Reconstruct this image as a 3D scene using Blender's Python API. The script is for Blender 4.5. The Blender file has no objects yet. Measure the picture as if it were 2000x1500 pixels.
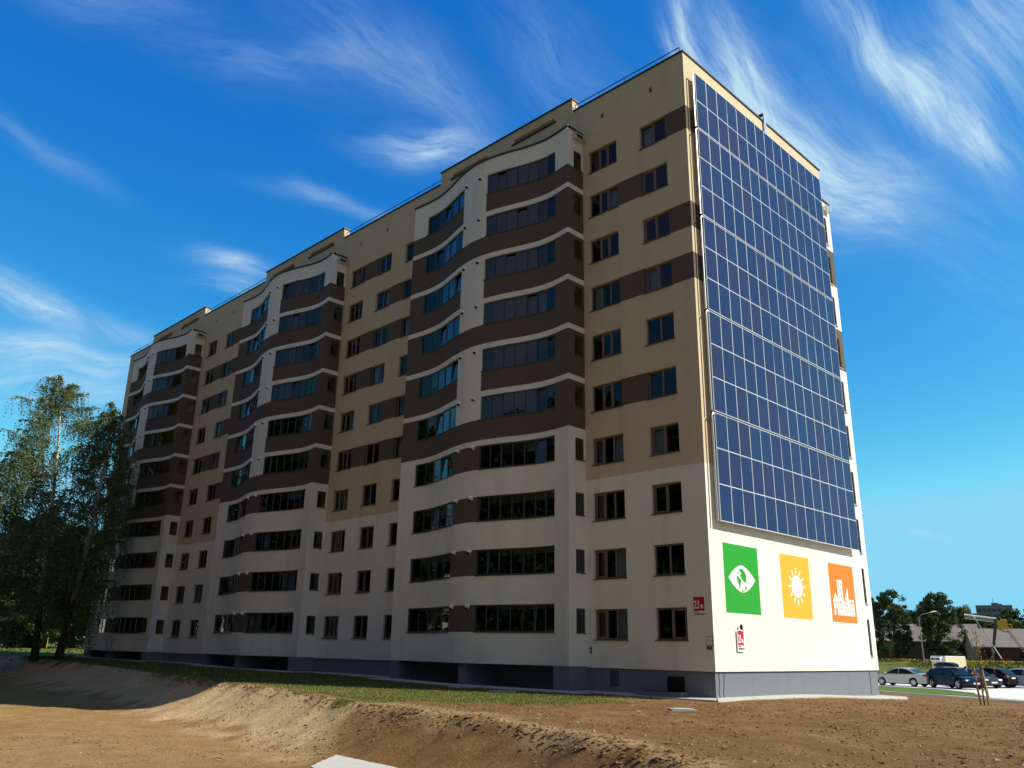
import bpy, bmesh, math, random
import numpy as np
from mathutils import Vector, Matrix
random.seed(7); RNG = np.random.default_rng(7)
SC = bpy.context.scene
COL = SC.collection
R = math.radians

# ------------------------------------------------------------------ camera
cd = bpy.data.cameras.new("camera"); cam = bpy.data.objects.new("camera", cd); COL.objects.link(cam)
cd.sensor_width = 36.0; cd.lens = 36.0 * 1633.85 / 2000.0
cd.clip_start = 0.1; cd.clip_end = 6000
CX, CF = Vector((0.7071, 0.7069, 0.0179)), Vector((-0.67385, 0.67398, 0.30284))
yaw, pitch, roll = R(44.9966), R(17.6288), R(1.0231)
CF = Vector((-math.sin(yaw)*math.cos(pitch), math.cos(yaw)*math.cos(pitch), math.sin(pitch)))
r0 = Vector((math.cos(yaw), math.sin(yaw), 0)); u0 = r0.cross(CF)
CX = math.cos(roll)*r0 + math.sin(roll)*u0; CU = -math.sin(roll)*r0 + math.cos(roll)*u0
m = Matrix((CX, CU, -CF)).transposed().to_4x4(); m.translation = Vector((19.9456, -32.2933, 0.98))
cam.matrix_world = m
SC.camera = cam

# ------------------------------------------------------------------ light
SUN = Vector((1.0, 0.56, 1.032)).normalized()
EL = math.asin(SUN.z); ROT = math.atan2(SUN.x, SUN.y)
sl = bpy.data.lights.new("sun", 'SUN'); so = bpy.data.objects.new("sun", sl); COL.objects.link(so)
sl.energy = 5.0; sl.angle = R(0.53); sl.color = (1.0, 0.93, 0.79)
so.rotation_euler = SUN.to_track_quat('Z', 'Y').to_euler(); so.location = (60, 30, 80)
SC.view_settings.view_transform = 'Standard'; SC.view_settings.look = 'None'
SC.view_settings.exposure = 0.3; SC.view_settings.gamma = 1.0

W = bpy.data.worlds.new("World"); SC.world = W; W.use_nodes = True
nt = W.node_tree; nt.nodes.clear()
def N(tree, typ, **kw):
    n = tree.nodes.new(typ)
    for k, v in kw.items(): setattr(n, k, v)
    return n
def mth(tree, op, a, b=None, clamp=False):
    n = tree.nodes.new('ShaderNodeMath'); n.operation = op; n.use_clamp = clamp
    for i, v in enumerate((a, b)):
        if v is None: continue
        if isinstance(v, (int, float)): n.inputs[i].default_value = v
        else: tree.links.new(v, n.inputs[i])
    return n.outputs[0]
L = nt.links.new
out = N(nt, 'ShaderNodeOutputWorld'); bg = N(nt, 'ShaderNodeBackground'); bg.inputs[1].default_value = 0.1
sky = N(nt, 'ShaderNodeTexSky', sky_type='NISHITA'); sky.sun_disc = False
sky.sun_elevation = EL; sky.sun_rotation = ROT; sky.air_density = 1.0; sky.dust_density = 0.25; sky.ozone_density = 3.2
hs = N(nt, 'ShaderNodeHueSaturation'); hs.inputs['Saturation'].default_value = 1.22; hs.inputs['Value'].default_value = 1.0
L(sky.outputs[0], hs.inputs['Color'])
# clear northern air: deepen the blue away from the sun (per channel response), same for camera and for light
sp_ = N(nt, 'ShaderNodeSeparateColor'); cm_ = N(nt, 'ShaderNodeCombineColor'); L(hs.outputs[0], sp_.inputs[0])
for i, (ref, g_, o_, mx_) in enumerate(((1.51, 2.0, 1.22, 2.1), (3.22, 1.26, 5.0, 5.5), (5.53, .60, 7.4, 7.5))):
    L(mth(nt, 'MINIMUM', mth(nt, 'MULTIPLY', mth(nt, 'POWER', mth(nt, 'DIVIDE', sp_.outputs[i], ref), g_), o_), mx_), cm_.inputs[i])
tc = N(nt, 'ShaderNodeTexCoord'); sx = N(nt, 'ShaderNodeSeparateXYZ'); L(tc.outputs['Generated'], sx.inputs[0])
AZ = mth(nt, 'MULTIPLY', mth(nt, 'ARCTAN2', sx.outputs[0], sx.outputs[1]), 180/math.pi)
ELV = mth(nt, 'MULTIPLY', mth(nt, 'ARCSINE', sx.outputs[2]), 180/math.pi)
# slow warp of the sky map so that the cirrus strands bend
cv = N(nt, 'ShaderNodeCombineXYZ'); L(AZ, cv.inputs[0]); L(ELV, cv.inputs[1])
wn = N(nt, 'ShaderNodeTexNoise'); wn.inputs['Scale'].default_value = 0.10; wn.inputs['Detail'].default_value = 1.5
L(cv.outputs[0], wn.inputs['Vector'])
ws = N(nt, 'ShaderNodeSeparateColor'); L(wn.outputs['Color'], ws.inputs[0])
AZ2 = mth(nt, 'ADD', AZ, mth(nt, 'MULTIPLY', mth(nt, 'SUBTRACT', ws.outputs[0], 0.5), 5.0))
EL2 = mth(nt, 'ADD', ELV, mth(nt, 'MULTIPLY', mth(nt, 'SUBTRACT', ws.outputs[1], 0.5), 5.0))
# (azimuth, elevation, slant, half length, half width, strength, strand contrast)
CLOUDS = [(-30.7,38.5,-60,6.0,1.1,.55,.8), (-27.2,36.6,-68,5.5,1.5,1.0,.7), (-23.6,32.0,-32,6.0,2.0,1.0,.6), (-26.5,33.6,-50,5,1.3,.6,.6),
 (-20.5,29.0,-25,5.5,2.8,.62,.5), (-19.8,27.6,-40,3.0,1.2,.35,.5), (-31.6,41,-82,3.0,.9,.8,.8), (-32.8,39.2,-55,2.2,.6,.6,.8), (-17.5,37.2,-50,5.0,1.6,1.0,.5), (-13.6,32.2,-55,4.6,1.25,.95,.5), (-11.9,29.8,-70,2.2,.7,.6,.5),
 (-9.2,37.0,-54,4.0,3.4,.8,.5), (-11.5,33.5,-54,5,2.5,.3,.5), (-76.3,19.5,-17,3.8,1.0,1.25,.6), (-75,16.4,-6,6.2,1.2,1.15,.7), (-65.5,23.9,-3,2.5,.7,1.0,.8),
 (-65.5,22.3,3,2.4,.55,.8,.9), (-52.3,33.5,3,4.6,.95,.85,.8), (-51.3,34.4,6,2.6,.6,.7,.7), (-58.8,29.2,-3,4.2,.5,.5,.7),
 (-78,39,6,6,2.0,.30,.8), (-68,37,-6,8,2.0,.12,.8), (-56,38.6,-20,8,2.2,.30,.9), (-50.5,37.2,-32,6.5,1.8,.26,.9), (-78.3,28.9,-24,4.5,.6,.22,.8), (-70.7,18.6,-27,2.2,.6,.45,.7),
 (-17.5,31,-50,3.5,1.0,.35,.8), (-18.5,7.1,-10,1.6,.4,.45,.6), (-74.2,14.0,-4,6.5,1.2,.8,.7), (-60.5,38.0,14,6.5,.8,.24,.9),
 (-24,33.5,-40,9,5,.14,.9), (-12,24,-40,8,5,.12,.9), (-42,39.5,-40,6,2.6,.22,.9)]
CLOUD_GAIN = .72
STRANDS = []
for ang_ in (-64, -36, -16, 3):                         # four families of strands, each combed along its own slant
    c, s = math.cos(R(ang_)), math.sin(R(ang_))
    p = mth(nt, 'ADD', mth(nt, 'MULTIPLY', AZ2, c), mth(nt, 'MULTIPLY', EL2, s)); q = mth(nt, 'ADD', mth(nt, 'MULTIPLY', AZ2, -s), mth(nt, 'MULTIPLY', EL2, c))
    cb = N(nt, 'ShaderNodeCombineXYZ'); L(mth(nt, 'MULTIPLY', p, .20), cb.inputs[0]); L(mth(nt, 'MULTIPLY', q, 1.15), cb.inputs[1]); cb.inputs[2].default_value = ang_*.77
    nz = N(nt, 'ShaderNodeTexNoise'); nz.inputs['Scale'].default_value = 1.0; nz.inputs['Detail'].default_value = 6; nz.inputs['Roughness'].default_value = 0.66; nz.inputs['Distortion'].default_value = 0.08
    L(cb.outputs[0], nz.inputs['Vector']); STRANDS.append((ang_, nz.outputs[0]))
sums = {}
for (a, e, sl_, la, lb, st, ct) in CLOUDS:
    c, s = math.cos(R(sl_)), math.sin(R(sl_))
    du = mth(nt, 'SUBTRACT', AZ2, a); dv = mth(nt, 'SUBTRACT', EL2, e)
    p = mth(nt, 'ADD', mth(nt, 'MULTIPLY', du, c/la), mth(nt, 'MULTIPLY', dv, s/la))
    q = mth(nt, 'ADD', mth(nt, 'MULTIPLY', du, -s/lb), mth(nt, 'MULTIPLY', dv, c/lb))
    g = mth(nt, 'POWER', 2.718, mth(nt, 'MULTIPLY', mth(nt, 'ADD', mth(nt, 'MULTIPLY', p, p), mth(nt, 'MULTIPLY', q, q)), -1.1))
    k = min(range(4), key=lambda i: abs(STRANDS[i][0]-sl_)); g = mth(nt, 'MULTIPLY', g, st)
    sums[k] = g if k not in sums else mth(nt, 'ADD', sums[k], g)
tot = None
for k, g in sums.items():
    w = mth(nt, 'MAXIMUM', mth(nt, 'ADD', mth(nt, 'MULTIPLY', mth(nt, 'SUBTRACT', STRANDS[k][1], 0.5), 2.4), 0.66), 0.0)
    t = mth(nt, 'MULTIPLY', mth(nt, 'MULTIPLY', g, w), CLOUD_GAIN)
    tot = t if tot is None else mth(nt, 'ADD', tot, t)
tot = mth(nt, 'MINIMUM', mth(nt, 'MULTIPLY', tot, 1.0), 0.86)
mx = N(nt, 'ShaderNodeMix', data_type='RGBA'); L(tot, mx.inputs['Factor']); L(cm_.outputs[0], mx.inputs[6]); mx.inputs[7].default_value = (4.7, 6.5, 7.5, 1)
# the half of the sky behind the photographer: darkened, and a grey sheet added, to dim and neutralise the facade's fill light
def smooth(v, a, b_):
    n = N(nt, 'ShaderNodeMapRange', interpolation_type='SMOOTHSTEP'); L(v, n.inputs[0]); n.inputs[1].default_value = a; n.inputs[2].default_value = b_; return n.outputs[0]
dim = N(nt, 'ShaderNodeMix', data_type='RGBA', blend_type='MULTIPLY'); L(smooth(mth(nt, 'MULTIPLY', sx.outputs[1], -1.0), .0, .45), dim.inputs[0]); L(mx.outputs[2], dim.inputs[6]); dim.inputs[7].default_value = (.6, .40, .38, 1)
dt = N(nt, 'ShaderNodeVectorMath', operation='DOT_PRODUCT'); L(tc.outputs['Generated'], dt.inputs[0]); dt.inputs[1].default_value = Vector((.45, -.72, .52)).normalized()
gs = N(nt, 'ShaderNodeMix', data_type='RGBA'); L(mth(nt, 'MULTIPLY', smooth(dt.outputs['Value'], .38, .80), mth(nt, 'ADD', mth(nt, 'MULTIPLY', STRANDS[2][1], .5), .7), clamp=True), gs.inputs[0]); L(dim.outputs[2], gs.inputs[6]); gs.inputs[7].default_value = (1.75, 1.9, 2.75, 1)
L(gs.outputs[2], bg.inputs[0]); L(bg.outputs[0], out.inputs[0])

# ------------------------------------------------------------------ helpers
MATS = {}
def mat(name, col, rough=0.8, spec=0.3, var=0.0, vscale=1.0, bump=0.0, bscale=30.0, metal=0.0, island=0.0, objvar=0.0, trans=0.0, stain=None):
    m = bpy.data.materials.new(name); m.use_nodes = True; MATS[name] = m
    t = m.node_tree; b = t.nodes['Principled BSDF']; lk = t.links.new
    b.inputs['Roughness'].default_value = rough; b.inputs['Specular IOR Level'].default_value = spec; b.inputs['Metallic'].default_value = metal
    tcn = N(t, 'ShaderNodeTexCoord')
    src = None
    rgb = N(t, 'ShaderNodeRGB'); rgb.outputs[0].default_value = (*col, 1); src = rgb.outputs[0]
    def scale_by(fac, src):
        x = N(t, 'ShaderNodeMix', data_type='RGBA', blend_type='MULTIPLY'); x.inputs['Factor'].default_value = 1.0
        cbn = N(t, 'ShaderNodeCombineColor')
        for i in range(3): lk(fac, cbn.inputs[i])
        lk(src, x.inputs[6]); lk(cbn.outputs[0], x.inputs[7]); return x.outputs[2]
    if var:
        n = N(t, 'ShaderNodeTexNoise'); n.inputs['Scale'].default_value = vscale; n.inputs['Detail'].default_value = 5; n.inputs['Roughness'].default_value = 0.6
        lk(tcn.outputs['Object'], n.inputs['Vector'])
        src = scale_by(mth(t, 'ADD', mth(t, 'MULTIPLY', mth(t, 'SUBTRACT', n.outputs[0], 0.5), 2*var), 1.0), src)
    if stain:
        mp = N(t, 'ShaderNodeMapping'); mp.inputs['Scale'].default_value = (1.2, 1.2, 0.12); lk(tcn.outputs['Object'], mp.inputs[0])
        n = N(t, 'ShaderNodeTexNoise'); n.inputs['Scale'].default_value = 1.0; n.inputs['Detail'].default_value = 6; lk(mp.outputs[0], n.inputs['Vector'])
        src = scale_by(mth(t, 'SUBTRACT', 1.0, mth(t, 'MULTIPLY', mth(t, 'MAXIMUM', mth(t, 'SUBTRACT', n.outputs[0], 0.52), 0.0), stain)), src)
    if island:
        g = N(t, 'ShaderNodeNewGeometry')
        src = scale_by(mth(t, 'ADD', mth(t, 'MULTIPLY', mth(t, 'SUBTRACT', g.outputs['Random Per Island'], 0.5), 2*island), 1.0), src)
    if objvar:
        oi = N(t, 'ShaderNodeObjectInfo')
        src = scale_by(mth(t, 'ADD', mth(t, 'MULTIPLY', mth(t, 'SUBTRACT', oi.outputs['Random'], 0.5), 2*objvar), 1.0), src)
    lk(src, b.inputs['Base Color'])
    if bump:
        n = N(t, 'ShaderNodeTexNoise'); n.inputs['Scale'].default_value = bscale; n.inputs['Detail'].default_value = 4
        lk(tcn.outputs['Object'], n.inputs['Vector'])
        bp = N(t, 'ShaderNodeBump'); bp.inputs['Strength'].default_value = bump; bp.inputs['Distance'].default_value = 0.02
        lk(n.outputs[0], bp.inputs['Height']); lk(bp.outputs[0], b.inputs['Normal'])
    if trans:
        tr = N(t, 'ShaderNodeBsdfTranslucent'); lk(src, tr.inputs[0]); ms = N(t, 'ShaderNodeMixShader'); ms.inputs[0].default_value = trans
        lk(b.outputs[0], ms.inputs[1]); lk(tr.outputs[0], ms.inputs[2]); lk(ms.outputs[0], t.nodes['Material Output'].inputs[0])
    return m
def glass(name, tint, ior=.055):
    m = bpy.data.materials.new(name); m.use_nodes = True; MATS[name] = m
    t = m.node_tree; t.nodes.remove(t.nodes['Principled BSDF'])
    tr = N(t, 'ShaderNodeBsdfTransparent'); tr.inputs[0].default_value = (*tint, 1)
    gl = N(t, 'ShaderNodeBsdfGlossy'); gl.inputs['Roughness'].default_value = 0.015; gl.inputs[0].default_value = (.9, .96, 1, 1)
    lw = N(t, 'ShaderNodeLayerWeight'); lw.inputs[0].default_value = .5
    fr = mth(t, 'ADD', mth(t, 'MULTIPLY', mth(t, 'POWER', lw.outputs['Facing'], 4.0), .45), ior)
    ms = N(t, 'ShaderNodeMixShader'); t.links.new(fr, ms.inputs[0]); t.links.new(tr.outputs[0], ms.inputs[1]); t.links.new(gl.outputs[0], ms.inputs[2])
    t.links.new(ms.outputs[0], t.nodes['Material Output'].inputs[0]); return m

class MB:
    def __init__(s): s.v = []; s.f = []; s.m = []; s.mats = []
    def mi(s, m):
        m = MATS[m] if isinstance(m, str) else m
        if m not in s.mats: s.mats.append(m)
        return s.mats.index(m)
    def quad(s, pts, m):
        i = len(s.v); s.v += [tuple(p) for p in pts]; s.f.append(tuple(range(i, i+len(pts)))); s.m.append(s.mi(m))
    def box(s, lo, hi, m):
        x0, y0, z0 = lo; x1, y1, z1 = hi
        i = len(s.v); s.v += [(x0,y0,z0),(x1,y0,z0),(x1,y1,z0),(x0,y1,z0),(x0,y0,z1),(x1,y0,z1),(x1,y1,z1),(x0,y1,z1)]
        for f in ((3,2,1,0),(4,5,6,7),(0,1,5,4),(1,2,6,5),(2,3,7,6),(3,0,4,7)): s.f.append(tuple(i+k for k in f)); s.m.append(s.mi(m))
    def tube(s, pts, rad, m, n=8, cap=True):
        pts = [Vector([float(q) for q in p]) for p in pts]; k = s.mi(m); base = len(s.v)
        rad = [float(r) for r in rad] if isinstance(rad, (list, tuple)) else [float(rad)]*len(pts)
        for a, p in enumerate(pts):
            d = (pts[min(a+1, len(pts)-1)] - pts[max(a-1, 0)]).normalized()
            e = d.cross(Vector((0,0,1)) if abs(d.z) < .9 else Vector((1,0,0))).normalized(); g = d.cross(e)
            for j in range(n):
                t = 2*math.pi*j/n; s.v.append(tuple(p + rad[a]*(math.cos(t)*e + math.sin(t)*g)))
        for a in range(len(pts)-1):
            for j in range(n):
                s.f.append((base+a*n+j, base+a*n+(j+1)%n, base+(a+1)*n+(j+1)%n, base+(a+1)*n+j)); s.m.append(k)
        if cap:
            s.f.append(tuple(base+j for j in range(n))[::-1]); s.m.append(k)
            q = base+(len(pts)-1)*n; s.f.append(tuple(q+j for j in range(n))); s.m.append(k)
    def prism(s, poly, mp, d0, d1, m):
        """polygon (a,b) list extruded from d0 to d1 through mp(a,b,d)"""
        k = s.mi(m); n = len(poly); i = len(s.v)
        s.v += [tuple(mp(a, b, d0)) for a, b in poly] + [tuple(mp(a, b, d1)) for a, b in poly]
        s.f.append(tuple(range(i, i+n))[::-1]); s.m.append(k); s.f.append(tuple(range(i+n, i+2*n))); s.m.append(k)
        for j in range(n): s.f.append((i+j, i+(j+1)%n, i+n+(j+1)%n, i+n+j)); s.m.append(k)
    def sphere(s, c, r, m, n=10, k=6, sz=1.0):
        c = Vector(c); i = len(s.v); q = s.mi(m)
        for a in range(k+1):
            th = math.pi*a/k
            for j in range(n):
                ph = 2*math.pi*j/n; s.v.append((c.x+r*math.sin(th)*math.cos(ph), c.y+r*math.sin(th)*math.sin(ph), c.z+sz*r*math.cos(th)))
        for a in range(k):
            for j in range(n): s.f.append((i+a*n+j, i+(a+1)*n+j, i+(a+1)*n+(j+1)%n, i+a*n+(j+1)%n)); s.m.append(q)
    def mesh(s, name, smooth=False):
        me = bpy.data.meshes.new(name); me.from_pydata(s.v, [], s.f); me.polygons.foreach_set('material_index', s.m)
        for m in s.mats: me.materials.append(m)
        if smooth: me.polygons.foreach_set('use_smooth', [True]*len(me.polygons))
        me.update(); return me
    def build(s, name, parent=None, smooth=False, loc=None):
        return link(name, s.mesh(name, smooth), parent, loc)
def link(name, me, parent=None, loc=None, rot=None):
    o = bpy.data.objects.new(name, me); COL.objects.link(o)
    if parent is not None: o.parent = parent
    if loc is not None: o.location = loc
    if rot is not None: o.rotation_euler = rot
    return o
def tag(o, label, cat, group=None, kind=None):
    o['label'] = label; o['category'] = cat
    if group: o['group'] = group
    if kind: o['kind'] = kind
    return o
def thing(name, label, cat, loc=(0,0,0), rz=0.0, group=None):
    o = bpy.data.objects.new(name, None); COL.objects.link(o); o.location = loc; o.rotation_euler = (0,0,rz)
    o.empty_display_size = 0.3
    return tag(o, label, cat, group)
def copy_tree(o, parent=None):
    c = o.copy(); COL.objects.link(c)
    if parent is not None: c.parent = parent
    for ch in list(o.children): copy_tree(ch, c)
    return c
def fast_mesh(name, verts, nper, mats, matidx=None):
    """verts (N*nper,3) array of separate nper-gons"""
    verts = np.asarray(verts, dtype=np.float32); nv = len(verts); nf = nv//nper
    me = bpy.data.meshes.new(name); me.vertices.add(nv); me.vertices.foreach_set('co', verts.ravel())
    me.loops.add(nv); me.loops.foreach_set('vertex_index', np.arange(nv, dtype=np.int32))
    me.polygons.add(nf); me.polygons.foreach_set('loop_start', np.arange(0, nv, nper, dtype=np.int32)); me.polygons.foreach_set('loop_total', np.full(nf, nper, dtype=np.int32))
    for m in mats: me.materials.append(MATS[m])
    if matidx is not None: me.polygons.foreach_set('material_index', np.asarray(matidx, dtype=np.int32))
    me.update(calc_edges=True); me.validate(); return me
def text_mesh(name, body, size, m, mp, parent, align='LEFT', squeeze=1.0, ext=0.004, bold=0.0):
    c = bpy.data.curves.new(name, 'FONT'); c.body = body; c.size = size; c.offset = bold; c.align_x = align; c.extrude = ext; c.fill_mode = 'BOTH'
    o = bpy.data.objects.new(name, c); COL.objects.link(o)
    dg = bpy.context.evaluated_depsgraph_get(); me = bpy.data.meshes.new_from_object(o.evaluated_get(dg))
    bpy.data.objects.remove(o)
    for v in me.vertices: v.co = mp(v.co.x*squeeze, v.co.y, v.co.z)
    me.materials.clear(); me.materials.append(MATS[m]); me.name = name
    return link(name, me, parent)

# ------------------------------------------------------------------ materials
mat('cream_render', (.80,.77,.665), .9, .2, var=.09, vscale=.9, bump=.5, bscale=45, stain=.5)
mat('yellow_render', (.625,.515,.345), .9, .2, var=.09, vscale=.9, bump=.5, bscale=45, stain=.4)
mat('brown_render', (.122,.097,.073), .9, .2, var=.07, vscale=.8, bump=.35, bscale=45)
mat('grey_plinth', (.175,.19,.215), .9, .2, var=.07, vscale=1.2, bump=.4, bscale=40, stain=.6)
mat('dark_metal', (.045,.05,.055), .45, .4, metal=.3)
mat('sill_metal', (.09,.085,.075), .5, .4, metal=.2)
mat('window_frame', (.17,.14,.12), .5, .35)
mat('glazing_frame', (.085,.105,.11), .4, .4, metal=.4)
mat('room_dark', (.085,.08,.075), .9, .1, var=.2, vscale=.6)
mat('curtain_cloth', (.45,.46,.46), .9, .1, var=.15, vscale=3)
mat('balcony_soffit', (.55,.50,.42), .9, .1)
mat('tan_wall', (.60,.42,.22), .9, .1)
mat('silver_metal', (.62,.63,.64), .32, .5, metal=.8, var=.08, vscale=3)
mat('slot_sunlit_yellow', (.88,.66,.22), .85, .2, var=.25, vscale=5)  # yellow lightened to stand in for sun coming through the slots
glass('window_glass', (.55,.62,.62)); glass('balcony_glass', (.38,.46,.50), .085)
mat('roof_felt', (.10,.10,.10), .95, .1)
mat('concrete', (.50,.49,.45), .9, .2, var=.14, vscale=2.5, bump=.5, bscale=18, stain=.5)
mat('paving', (.66,.655,.62), .9, .2, var=.08, vscale=.8, bump=.3, bscale=20)
mat('sign_white', (.82,.83,.85), .4, .4); mat('sign_red', (.55,.008,.012), .4, .4); mat('sign_blue', (.015,.03,.16), .4, .4); mat('sign_ink', (.04,.05,.06), .6, .2)
mat('mural_green', (.028,.33,.04), .9, .15, var=.08, vscale=2); mat('mural_yellow', (.68,.42,.05), .9, .15, var=.06, vscale=2); mat('mural_orange', (.66,.21,.035), .9, .15, var=.06, vscale=2); mat('mural_white', (.80,.80,.78), .9, .15); mat('mural_grey', (.42,.42,.40), .9, .15)
mat('black_iron', (.012,.012,.012), .6, .2)
# ------------------------------------------------------------------ ground
RIDGE = np.array([(-160,-2.5),(-78,-5.7),(-38.4,-9.0),(-26,-10.6),(-20.1,-11.5),(-13.5,-12.1),(-7.3,-13.4),(-2.2,-14.5),(2.9,-15.0),(7.7,-16.7),(10.8,-18.5),(13.5,-23),(16,-32),(17,-60)], float)
def ridge_dist(x, y):
    x = np.asarray(x, float); y = np.asarray(y, float); best = np.full(x.shape, 1e9); sg = np.zeros(x.shape); along = np.zeros(x.shape); acc = 0.0
    for (ax, ay), (bx, by) in zip(RIDGE[:-1], RIDGE[1:]):
        dx, dy = bx-ax, by-ay; l = math.hypot(dx, dy)
        t = np.clip(((x-ax)*dx+(y-ay)*dy)/(l*l), 0, 1); ex = x-ax-t*dx; ey = y-ay-t*dy; d = np.hypot(ex, ey)
        c = (dx*(y-ay)-dy*(x-ax)); k = d < best - 1e-6
        best = np.where(k, d, best); sg = np.where(k, np.where(c < 0, 1.0, -1.0), sg); along = np.where(k, acc+t*l, along); acc += l
    return best*sg, along            # positive on the low side
def sstep(a, b, x): t = np.clip((x-a)/(b-a), 0, 1); return t*t*(3-2*t)
def vnoise(x, y, f, seed):
    x = np.asarray(x, float)*f; y = np.asarray(y, float)*f; i = np.floor(x); j = np.floor(y); u = x-i; v = y-j; u = u*u*(3-2*u); v = v*v*(3-2*v)
    def h(a, b): q = np.sin(a*127.1+b*311.7+seed*74.7)*43758.5453; return q-np.floor(q)
    return (h(i,j)*(1-u)+h(i+1,j)*u)*(1-v)+(h(i,j+1)*(1-u)+h(i+1,j+1)*u)*v - .5
def plateau(x, y):
    left = sstep(18, 6, y) + sstep(-72, -80, x)*sstep(6, 18, y)
    z = -0.88 + (0.5*np.clip((-x-5)/67, 0, 1) + 0.5*sstep(-75, -140, x))*left
    z = z - 0.27*sstep(6, 16.5, y)*sstep(-80, -72, x) - .18*sstep(26, 36, y) + 1.8*sstep(56, 68, y)
    return z
def ground_h(x, y, rough=True):
    x = np.asarray(x, float); y = np.asarray(y, float)
    d, s = ridge_dist(x, y); hp = plateau(x, y)
    wob = vnoise(s, d*0, .35, 3)*.5 + vnoise(s, d*0, 1.1, 4)*.25
    t = np.clip((d+wob)/4.0, 0, 1); drop = 1.52*t*(2-t)
    z = hp - drop
    if rough:
        near = (np.abs(x) < 60) & (y < 14) & (y > -40)
        bare = np.where((d < 0) & ((x < -3) | (y > 14)), 0.25, 1.0)
        z = z + near*bare*(vnoise(x, y, 2.3, 1)*.05 + vnoise(x, y, .7, 2)*.07)
        sl = np.clip(t*(1-t)*4, 0, 1)
        z = z + near*sl*(vnoise(s, d*.25, 3.1, 5)*.06 + vnoise(s, d*.3, 1.3, 6)*.09 + vnoise(x, y, 3.9, 7)*.05)   # rain rills run down the slope
    return z
def axis(parts):
    a = []
    for lo, hi, st in parts: a += list(np.arange(lo, hi, st))
    return np.array(sorted(set(np.round(a, 4))))
gx = axis([(-3000,-400,400),(-400,-150,50),(-150,-80,4),(-80,-40,.9),(-40,16,.2),(16,40,1),(40,160,10),(160,3001,400)])
gy = axis([(-3000,-400,400),(-400,-60,40),(-60,-30,2.5),(-30,-1,.2),(-1,24,.6),(24,120,3),(120,400,40),(400,3001,400)])
X, Y = np.meshgrid(gx, gy); Z = ground_h(X, Y)
vv = np.stack([X, Y, Z], -1).reshape(-1, 3); nx, ny = len(gx), len(gy)
idx = np.arange(nx*ny).reshape(ny, nx)
ff = np.stack([idx[:-1,:-1], idx[:-1,1:], idx[1:,1:], idx[1:,:-1]], -1).reshape(-1, 4)
gme = bpy.data.meshes.new("ground"); gme.vertices.add(len(vv)); gme.vertices.foreach_set('co', vv.ravel().astype(np.float32))
gme.loops.add(ff.size); gme.loops.foreach_set('vertex_index', ff.ravel().astype(np.int32)); gme.polygons.add(len(ff))
gme.polygons.foreach_set('loop_start', np.arange(0, ff.size, 4, dtype=np.int32)); gme.polygons.foreach_set('loop_total', np.full(len(ff), 4, dtype=np.int32))
gme.polygons.foreach_set('use_smooth', np.ones(len(ff), dtype=bool)); gme.update(calc_edges=True)
def grass_amount(x, y):
    d, s = ridge_dist(x, y)
    edge = np.interp(y, [-11.5,-9.9,-8,-4.8,-.5,16], [-4.9,-2.4,-1.6,-1.9,-3.2,-6])
    a = sstep(1.3, -1.3, x-edge + vnoise(x, y, .6, 8)*3.0 + vnoise(x, y, 2, 9)*1.2)*sstep(.5, -.9, d + vnoise(x, y, .9, 11)*1.6)
    a = np.where(x > -40, a*(.52+.44*sstep(-.25, .2, vnoise(x, y, .8, 13)+ .4*vnoise(x, y, 3, 14))), a)
    a = np.maximum(a, sstep(-75, -82, x)*(d < 0)*(.75+.25*sstep(-.1,.2,vnoise(x, y, .08, 15))))
    a = np.maximum(a, .7*sstep(64.5, 67, y)*sstep(95,75,y)); a = np.maximum(a, sstep(100, 130, y)*.8)
    a = np.maximum(a, sstep(-.05, .3, vnoise(x, y, 1.1, 21)+.5*vnoise(x, y, 3.7, 24))*sstep(.8, 1.6, d)*sstep(3.8, 2.8, d)*sstep(-16,-11,x)*sstep(-3,-8,x)*.42)
    a = np.maximum(a, sstep(-27.5, -31, y)*sstep(6, 0, x)); a = np.maximum(a, sstep(-36, -40, y))  # unseen grass added behind the camera to cut bounce onto the facade
    return np.clip(a, 0, 1)
D_, S_ = ridge_dist(X, Y)
low = sstep(1.4, 3.4, D_ + vnoise(X, Y, .5, 16)*1.2)*sstep(2.5, -7, X + vnoise(X, Y, .3, 22)*4)
sand = sstep(-.6, .3, D_ + vnoise(X, Y, .8, 17)*.8)*sstep(3.9, 1.9, D_ + vnoise(X, Y, 1.2, 18)*2.2)*sstep(-4.2, -7.2, X + .55*(Y+14) + vnoise(X, Y, .8, 19)*2.2)
sand = np.maximum(sand, .55*sstep(.9, .1, np.abs(D_+.1))*sstep(-.28,.15,vnoise(X, Y, .9, 23)))
sand = np.maximum(sand, .45*sstep(-2.0, -1.0, D_)*sstep(.4,-.4,D_)*sstep(4, -1, X)*sstep(-16, -6, X))
for nm, arr in (('grass', grass_amount(X, Y)), ('low', low), ('sand', sand)):
    at = gme.attributes.new(nm, 'FLOAT', 'POINT'); at.data.foreach_set('value', arr.ravel().astype(np.float32))
gm = bpy.data.materials.new('soil_and_grass'); gm.use_nodes = True; t = gm.node_tree; b = t.nodes['Principled BSDF']; lk = t.links.new
b.inputs['Roughness'].default_value = .95; b.inputs['Specular IOR Level'].default_value = .15
tcn = N(t, 'ShaderNodeTexCoord')
def noi(scale, det=6, rough=.6, vec=None):
    n = N(t, 'ShaderNodeTexNoise'); n.inputs['Scale'].default_value = scale; n.inputs['Detail'].default_value = det; n.inputs['Roughness'].default_value = rough; lk(vec or tcn.outputs['Object'], n.inputs['Vector']); return n.outputs[0]
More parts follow.
